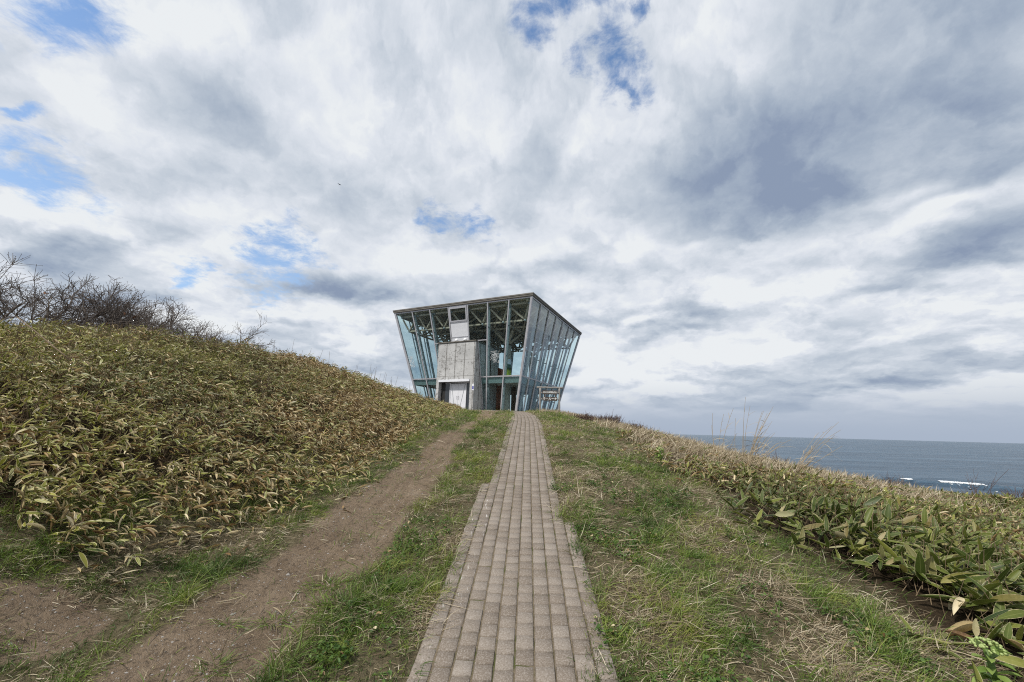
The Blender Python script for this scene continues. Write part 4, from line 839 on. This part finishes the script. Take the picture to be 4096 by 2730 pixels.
# ------------------------------------------------------------------ bare shrubs behind the crest of the bank
m_bark = mat_noise('grey_bark', [(.3, (.085, .066, .056)), (.6, (.165, .138, .122)), (.8, (.27, .24, .22))], 9, .85, bump=.3)
m_deadleaf, t, b = pbsdf('russet_dead_leaf', (.16, .062, .022), .8)
def shrub(x, y, top, spread, seed, label, lean=0., density=1., leaves=0, group='bare shrubs on the bank', lowbase=.0):
    r = np.random.default_rng(seed); z0 = float(height(x, y)); H = top - z0
    root = thing('bare_shrub', label, 'shrub', (x, y, z0), 0, group)
    trunk, twig = MB(), MB(); tips = []
    def limb(p, d, ln, rad, lev):
        n = (5, 5, 4, 3)[lev]; pts = [np.array(p)]; dd = np.array(d, float); dd /= np.linalg.norm(dd)
        for j in range(n - 1):
            dd = dd + r.normal(0, (.16, .24, .28, .25)[lev], 3) + np.array([.03 + lean * .05, 0, (.05, .05, .07, .08)[lev]]); dd /= np.linalg.norm(dd); pts.append(pts[-1] + dd * ln / (n - 1))
        pts = np.array(pts); rr = np.linspace(rad, rad * (.6, .5, .5, .75)[lev], n)
        (trunk if lev < 2 else twig).tube(pts, rr, 6 if lev < 2 else 4, False)
        if lev == 3 or (lev == 2 and r.random() < .3):
            e = pts[-1]; (twig).tube([e - dd * .004, e + dd * .008, e + dd * .016], [rad * .9, rad * 1.9, rad * .5], 4, True); tips.append(e)
        if lev < 3:
            nc = int(((4, 6, 7)[lev] + r.integers(0, 3)) * density + .5)
            for c_ in range(nc):
                f_ = r.uniform(.25, 1.) if lev else r.uniform(.4, 1); i_ = min(int(f_ * (n - 1)), n - 2); p_ = pts[i_] + (pts[i_ + 1] - pts[i_]) * (f_ * (n - 1) - i_)
                a_ = r.normal(0, 1, 3); a_ -= a_ @ dd * dd; a_ /= np.linalg.norm(a_); nd_ = dd * r.uniform(.45, .95) + a_ * r.uniform(.5, .95); nd_[2] += .12
                limb(p_, nd_, ln * r.uniform(.38, .62), max(rad * (.52, .48, .52)[lev], .0017), lev + 1)
    for k_ in range(3 if spread > .5 else 2):
        a_ = r.uniform(0, 6.28); d_ = (math.cos(a_) * spread + lean * .35, math.sin(a_) * spread * .7, 1.)
        limb((math.cos(a_) * .04, math.sin(a_) * .04, -.1), d_, H * .86, .021 * H ** .5, 0)
    # bring the finished plant to its own height and spread
    zs = max(max(v_[2] for v_ in trunk.v), max(v_[2] for v_ in twig.v)); q_ = H / zs
    for mb in (trunk, twig): mb.v = [(v_[0] * (q_ * .4 + .6), v_[1] * (q_ * .4 + .6), v_[2] * q_) for v_ in mb.v]
    trunk.build('trunk', m_bark, root, True); twig.build('crown', m_bark, root, True)
    tips = [np.array((p_[0] * (q_ * .4 + .6), p_[1] * (q_ * .4 + .6), p_[2] * q_)) for p_ in tips]; tips.sort(key=lambda p_: -p_[2])
    for k_ in range(leaves):
        p_ = tips[(len(tips) // 3 + k_ * 17) % len(tips)]; s_ = r.uniform(.035, .06); o1 = r.normal(0, 1, 3); o1 /= np.linalg.norm(o1); o2 = np.cross(o1, r.normal(0, 1, 3)); o2 /= np.linalg.norm(o2); o3 = np.cross(o1, o2)
        mb = MB(); g_ = [p_ + s_ * (o1 * a_ + o2 * b_ * (1 - .4 * abs(a_)) + o3 * (.35 * math.cos(2.2 * a_) + .3 * b_ * b_ + r.normal(0, .07))) for a_ in (-1, -.5, 0, .5, 1) for b_ in (-.75, -.25, .25, .75)]
        i0 = len(mb.v); mb.v += [tuple(v_) for v_ in g_]; mb.f += [(i0 + a_ * 4 + b_, i0 + a_ * 4 + b_ + 1, i0 + a_ * 4 + b_ + 5, i0 + a_ * 4 + b_ + 4) for a_ in range(4) for b_ in range(3)]
        lo_ = mb.build('dead_leaf', m_deadleaf, root, True); so = lo_.modifiers.new('thickness', 'SOLIDIFY'); so.thickness = .002
    return root
SHRUBS = [
 (-1.36, 7.9, 0.410, .55, 'leafless shrub with curled russet leaves, first at the left end of the thicket', .2, 0.95, 5),
 (-1.245, 8.3, 0.395, .7, 'leafless shrub with a spreading crown, second from the left in the thicket', .3, 0.92, 0),
 (-1.165, 8.1, 0.365, .6, 'leafless shrub with twigs sweeping right, third from the left in the thicket', .8, 0.88, 0),
 (-1.10, 8.8, 0.345, .6, 'leafless shrub with a few brown leaves, fourth from the left in the thicket', .5, 0.85, 4),
 (-1.045, 8.6, 0.345, .5, 'leafless shrub, fifth from the left in the thicket on the bank', .3, 0.82, 0),
 (-.985, 9.4, 0.318, .6, 'tangled leafless shrub, seventh from the left in the thicket', .6, 0.82, 0),
 (-.925, 9.7, 0.318, .4, 'leafless shrub, eighth from the left, just past the middle of the thicket', .0, 0.8, 0),
 (-.865, 10.4, 0.272, .6, 'leafless shrub, tenth from the left, where the thicket gets low', .5, 0.78, 0),
 (-.80, 10.8, 0.252, .55, 'low leafless shrub, second from the right end of the thicket', .5, 0.75, 0),
 (-.755, 11.4, 0.232, .5, 'lowest leafless shrub, at the right end of the thicket', .7, 0.72, 0),
]
SHRUBS += [
 (-1.02, 9.9, .300, .6, 'leafless shrub, sixth from the left, set back in the thicket', .3, .9, 0),
 (-.90, 10.9, .268, .7, 'wide leafless shrub set back in the thicket, ninth from the left', .5, .9, 2),
 (-.83, 11.6, .240, .6, 'thin leafless shrub set back, third from the right end of the thicket', .4, .85, 0)]
for i, (q_, y_, el_, sp_, lab, ln_, den_, lv_) in enumerate(SHRUBS): shrub(q_ * y_, y_, el_ * y_, sp_, 100 + i, lab, ln_, den_ * 1.12, lv_)
shrub(-.682 * 12.4, 12.4, .275 * 12.4, 1.0, 131, 'lone leafless bush standing apart on the crest of the bank', 1.0, .62, 0)

# --- reddish twiggy bushes at the edge of the sea cliff, and thin twigs on both crests
m_twig = mat_noise('reddish_twig', [(.3, (.055, .032, .026)), (.7, (.12, .075, .06))], 6, .8)
def twigs(name, label, x, y, h, n, spread, seed, cat='bush', group=None, mat=None, rad=.006, branch=2):
    r = np.random.default_rng(seed); root = thing(name, label, cat, (x, y, float(height(x, y))), 0, group); mb = MB()
    for k_ in range(n):
        a_ = r.uniform(0, 6.28); q_ = r.uniform(0, spread) * .35; p = np.array((math.cos(a_) * q_, math.sin(a_) * q_, -.05)); d_ = np.array((math.cos(a_) * spread * r.random(), math.sin(a_) * spread * r.random(), 1.)); hh = h * r.uniform(.55, 1)
        pts = [p]
        for j in range(4): d_ = d_ + r.normal(0, .12, 3) + np.array((.04, 0, 0)); pts.append(pts[-1] + d_ / np.linalg.norm(d_) * hh / 4)
        mb.tube(pts, np.linspace(rad, rad * .4, 5), 4)
        for b_ in range(branch):
            s_ = pts[r.integers(1, 4)]; e_ = s_ + (d_ / np.linalg.norm(d_) + r.normal(0, .45, 3)) * hh * r.uniform(.2, .4); mb.tube([s_, (s_ + e_) / 2 + r.normal(0, .01, 3), e_], [rad * .6, rad * .5, rad * .35], 4)
    mb.build('branch', mat or m_twig, root); return root
twigs('twiggy_bush', 'dark reddish twiggy bush on the cliff edge in front of the breaking wave', 10.35, 11.2, .50, 60, .55, 5, branch=4)
twigs('twiggy_bush', 'thin purplish bush on the slope edge above the distant surf line', 8.15, 12.9, .70, 46, .65, 6, branch=3)
twigs('twiggy_bush', 'sparse tall twigs at the cliff edge by the flying bird', 10.6, 9.45, .80, 12, .45, 7)
twigs('twiggy_bush', 'dark twiggy bush at the right end of the cliff edge', 10.75, 8.75, .42, 50, .6, 8, branch=4)
twigs('twiggy_bush', 'dark brown twiggy scrub on the crest right of the sign', 3.05, 12.7, .42, 190, .95, 9, branch=4, rad=.007)
twigs('twiggy_bush', 'brown scrub clump lower down the crest towards the sea', 3.75, 12.3, .34, 170, 1.0, 12, branch=4, rad=.007)
twigs('twiggy_bush', 'small brown scrub clump nearest the sign on the crest', 2.45, 13.4, .30, 90, .8, 13, branch=4, rad=.007)
for i, (x_, y_, h_, lab) in enumerate(((-6.2, 15.2, .55, 'thin dry weeds standing on the crest past the lone bush'), (-5.2, 17.2, .5, 'thin dry weeds on the lower crest of the bank'), (-4.9, 20.6, .95, 'tall thin dry weeds before the left end of the glass'), (-7.0, 14.3, .5, 'short dry weeds just right of the lone bush'))):
    twigs('dry_weed', lab, x_, y_, h_, 11, .5, 40 + i, 'weed', 'dry weeds along the bank', m_stem, .007, 2)
twigs('dry_weed', 'brown leafless weed stems in the middle of the bamboo bank', -4.05, 6.3, .75, 10, .5, 60, 'weed', None, m_twig, .004, 3)
# --- tall dried grass clumps right of the path
m_straw = leafmat('dry_straw', [(0., (.3, .25, .15)), (1., (.4, .33, .2))], [(0., (.26, .20, .12)), (.5, (.40, .32, .20)), (1., (.50, .42, .28))], None, .2, .6)
def plume(x, y, h, n, lean, label, seed):
    r = np.random.default_rng(seed); z0 = float(height(x, y)); root = thing('dry_grass_clump', label, 'grass clump', (x, y, z0), 0, 'tall dried grass clumps'); mb = MB(); P, AZ, PI_, LN = [], [], [], []
    for k_ in range(n):
        a_ = r.uniform(0, 6.28); q_ = r.uniform(0, .14); p = np.array((math.cos(a_) * q_, math.sin(a_) * q_, -.03)); d_ = np.array((lean * r.uniform(.4, 1.3) + r.normal(0, .10), r.normal(0, .12), 1.)); hh = h * r.uniform(.35, 1.0); pts = [p]
        for j in range(6): d_ = d_ / np.linalg.norm(d_) + r.normal(0, .03, 3) + np.array((.03 + lean * .05, 0, -.02)); pts.append(pts[-1] + d_ / np.linalg.norm(d_) * hh / 6)
        mb.tube(pts, np.linspace(.0046, .0022, 7), 4)
        for b_ in range(3):
            i_ = r.integers(1, 6); P.append(pts[i_]); AZ.append(r.normal(-.1, .8)); PI_.append(r.uniform(.4, 1.2)); LN.append(r.uniform(.12, .34))
    mb.build('stalk', m_stem_pale, root); n_ = len(P)
    v_ = leaf_mesh('b', np.array(P), np.array(AZ), np.array(PI_), r.normal(0, .5, n_), np.array(LN), np.full(n_, .009), r.uniform(.3, 1.6, n_), np.full(n_, .3), r.random(n_), np.ones(n_), 4, wexp=(.1, .6))
    link('blade', npmesh('blade', v_[0], v_[1], v_[2], True), m_straw, root)
m_stem_pale = mat_noise('pale_straw', [(.3, (.19, .145, .085)), (.7, (.34, .27, .17))], 8, .7)
plume(3.95, 6.95, 1.5, 15, .25, 'tallest dried grass clump, leaning right against the sea', 1)
plume(4.85, 7.1, 1.4, 14, .75, 'dried grass clump bent far to the right over the bamboo', 2)
plume(4.45, 7.6, 1.1, 8, .65, 'thin dried grass clump between the tall one and the bent one', 3)
plume(3.5, 6.9, 1.1, 6, .05, 'few upright dried stalks left of the tallest clump', 4)
# --- grass tufts growing on the bare track
def tuft(x, y, rx, ry, n, h, label, seed):
    r = np.random.default_rng(seed); z0 = float(height(x, y)); root = thing('grass_tuft', label, 'grass tuft', (x, y, z0), 0, 'grass tufts on the bare track')
    px, py = r.normal(0, rx, n), r.normal(0, ry, n); P = np.stack([px, py, height(x + px, y + py) - z0 - .004], -1)
    v_ = leaf_mesh('b', P, np.arctan2(py, px) + r.normal(0, .7, n), r.normal(.75, .3, n), r.normal(0, .5, n), r.uniform(.4, 1.1, n) * h, np.full(n, .004), r.uniform(.3, 1.3, n), np.full(n, .3), np.clip(r.normal(.5, .2, n), 0, 1), (r.random(n) < .12).astype(float), 4, wexp=(.12, .55))
    link('blade', npmesh('blade', v_[0], v_[1], v_[2], True), m_grass, root)
tuft(-1.20, 3.05, .085, .045, 260, .11, 'widest green tuft in the middle of the bare track', 11)
tuft(-1.33, 2.62, .05, .03, 90, .10, 'thin green tuft below the widest one', 12)
tuft(-1.42, 2.26, .04, .025, 70, .09, 'small sparse tuft lowest on the bare track', 13)
tuft(-1.55, 2.55, .035, .02, 50, .08, 'tiny tuft at the left side of the bare track', 14)
tuft(-1.0, 2.75, .10, .05, 260, .13, 'thick tuft where the track meets the grass strip', 15)
tuft(.62, 2.55, .05, .05, 150, .09, 'round green tuft on the right edge of the paving', 16)
# --- butterbur flowers
m_bract = leafmat('butterbur_bract', [(0., (.12, .20, .035)), (1., (.27, .36, .09))], DR, None, .3, .5); m_bud, t, b = pbsdf('butterbur_bud', (.30, .37, .13), .6)
def butterbur(x, y, sc, label, seed):
    r = np.random.default_rng(seed); root = thing('butterbur_flower', label, 'flower', (x, y, float(height(x, y))), 0, 'butterbur flowers'); mb = MB(); mb.tube([(0, 0, -.02), (.01, 0, .1 * sc), (0, .01, .22 * sc)], [.014 * sc, .013 * sc, .012 * sc], 8); mb.build('stem', m_bract, root, True)
    n = 26; hz_ = r.uniform(.05, .22, n) * sc; az = r.uniform(0, 6.28, n)
    v_ = leaf_mesh('b', np.stack([np.cos(az) * .012 * sc, np.sin(az) * .012 * sc, hz_], -1), az, r.normal(.6, .3, n), r.normal(0, .3, n), r.uniform(.06, .12, n) * sc, r.uniform(.025, .04, n) * sc, r.uniform(.4, 1.2, n), np.full(n, .35), r.random(n), np.zeros(n), 4)
    for kk in ('rnd', 'dry'): v_[2][kk] = v_[2][kk]
    link('bract', npmesh('bract', v_[0], v_[1], v_[2], True), m_bract, root)
    mb = MB()
    for k_ in range(60):
        u_ = r.uniform(.2, 1); a_ = r.uniform(0, 6.28); q_ = math.sqrt(1 - u_ * u_) * .06 * sc; c0 = np.array((math.cos(a_) * q_, math.sin(a_) * q_, .215 * sc + u_ * .05 * sc)); s_ = r.uniform(.005, .008) * sc
        mb.lathe([(.001, c0[2] - s_), (s_, c0[2] - s_ * .3), (s_ * .9, c0[2] + s_ * .6), (.001, c0[2] + s_)], c0[0], c0[1], 6)
    mb.build('flower_head', m_bud, root, True)
butterbur(2.33, 2.18, 1.0, 'large pale green butterbur flower low among the big bamboo leaves', 1)
butterbur(2.42, 6.6, .95, 'small yellow green butterbur flower up the slope by the dry grass', 2)
# --- dead stick leaning in the left bamboo
st_ = thing('dead_stick', 'long grey dead stick lying in the bamboo at the far left', 'stick', (-5.6, 4.75, float(height(-5.6, 4.75)) + .3)); mb = MB(); mb.tube([(-.62, .1, .48), (-.3, .06, .30), (.05, 0, .10), (.42, -.06, -.10)], [.005, .007, .009, .009], 6); mb.build('stick_shaft', m_stem, st_, True)
# --- birds
m_bird, t, b = pbsdf('dark_plumage', (.02, .02, .022), .7)
def bird(x, y, z, sp, az, label):
    root = thing('bird', label, 'bird', (x, y, z), az); mb = MB(); s_ = sp
    mb.tube([(-.34 * s_, 0, 0), (-.25 * s_, 0, 0), (-.1 * s_, 0, -.01 * s_), (.1 * s_, 0, 0), (.2 * s_, 0, .015 * s_), (.27 * s_, 0, .02 * s_), (.34 * s_, 0, .015 * s_)], np.array([.045, .03, .06, .065, .035, .038, .008]) * s_, 8); i0 = len(mb.v)
    for sg_ in (-1, 1):
        i0 = len(mb.v)
        for k_, (yy, zz_, c0, c1, th_) in enumerate(((.04, .02, -.10, .12, .02), (.25, .12, -.08, .13, .014), (.50, .08, -.10, .04, .004))): mb.v += [(c1 * s_, sg_ * yy * s_, zz_ * s_), (c0 * s_, sg_ * yy * s_, zz_ * s_), (c0 * s_, sg_ * yy * s_, (zz_ + th_) * s_), (c1 * s_, sg_ * yy * s_, (zz_ + th_) * s_)]
        for k_ in range(2):
            for j in range(4): mb.f.append((i0 + k_ * 4 + j, i0 + k_ * 4 + (j + 1) % 4, i0 + k_ * 4 + 4 + (j + 1) % 4, i0 + k_ * 4 + 4 + j))
        mb.f += [(i0 + 3, i0 + 2, i0 + 1, i0), (i0 + 8, i0 + 9, i0 + 10, i0 + 11)]
    mb.build('body', m_bird, root, True)
bird(50.3, 45.5, -5.05, 1.0, math.radians(25), 'black seabird flying low over the breaking wave')
bird(-29.8, 60, 39.6, .62, math.radians(-35), 'small dark bird high in the clouds')
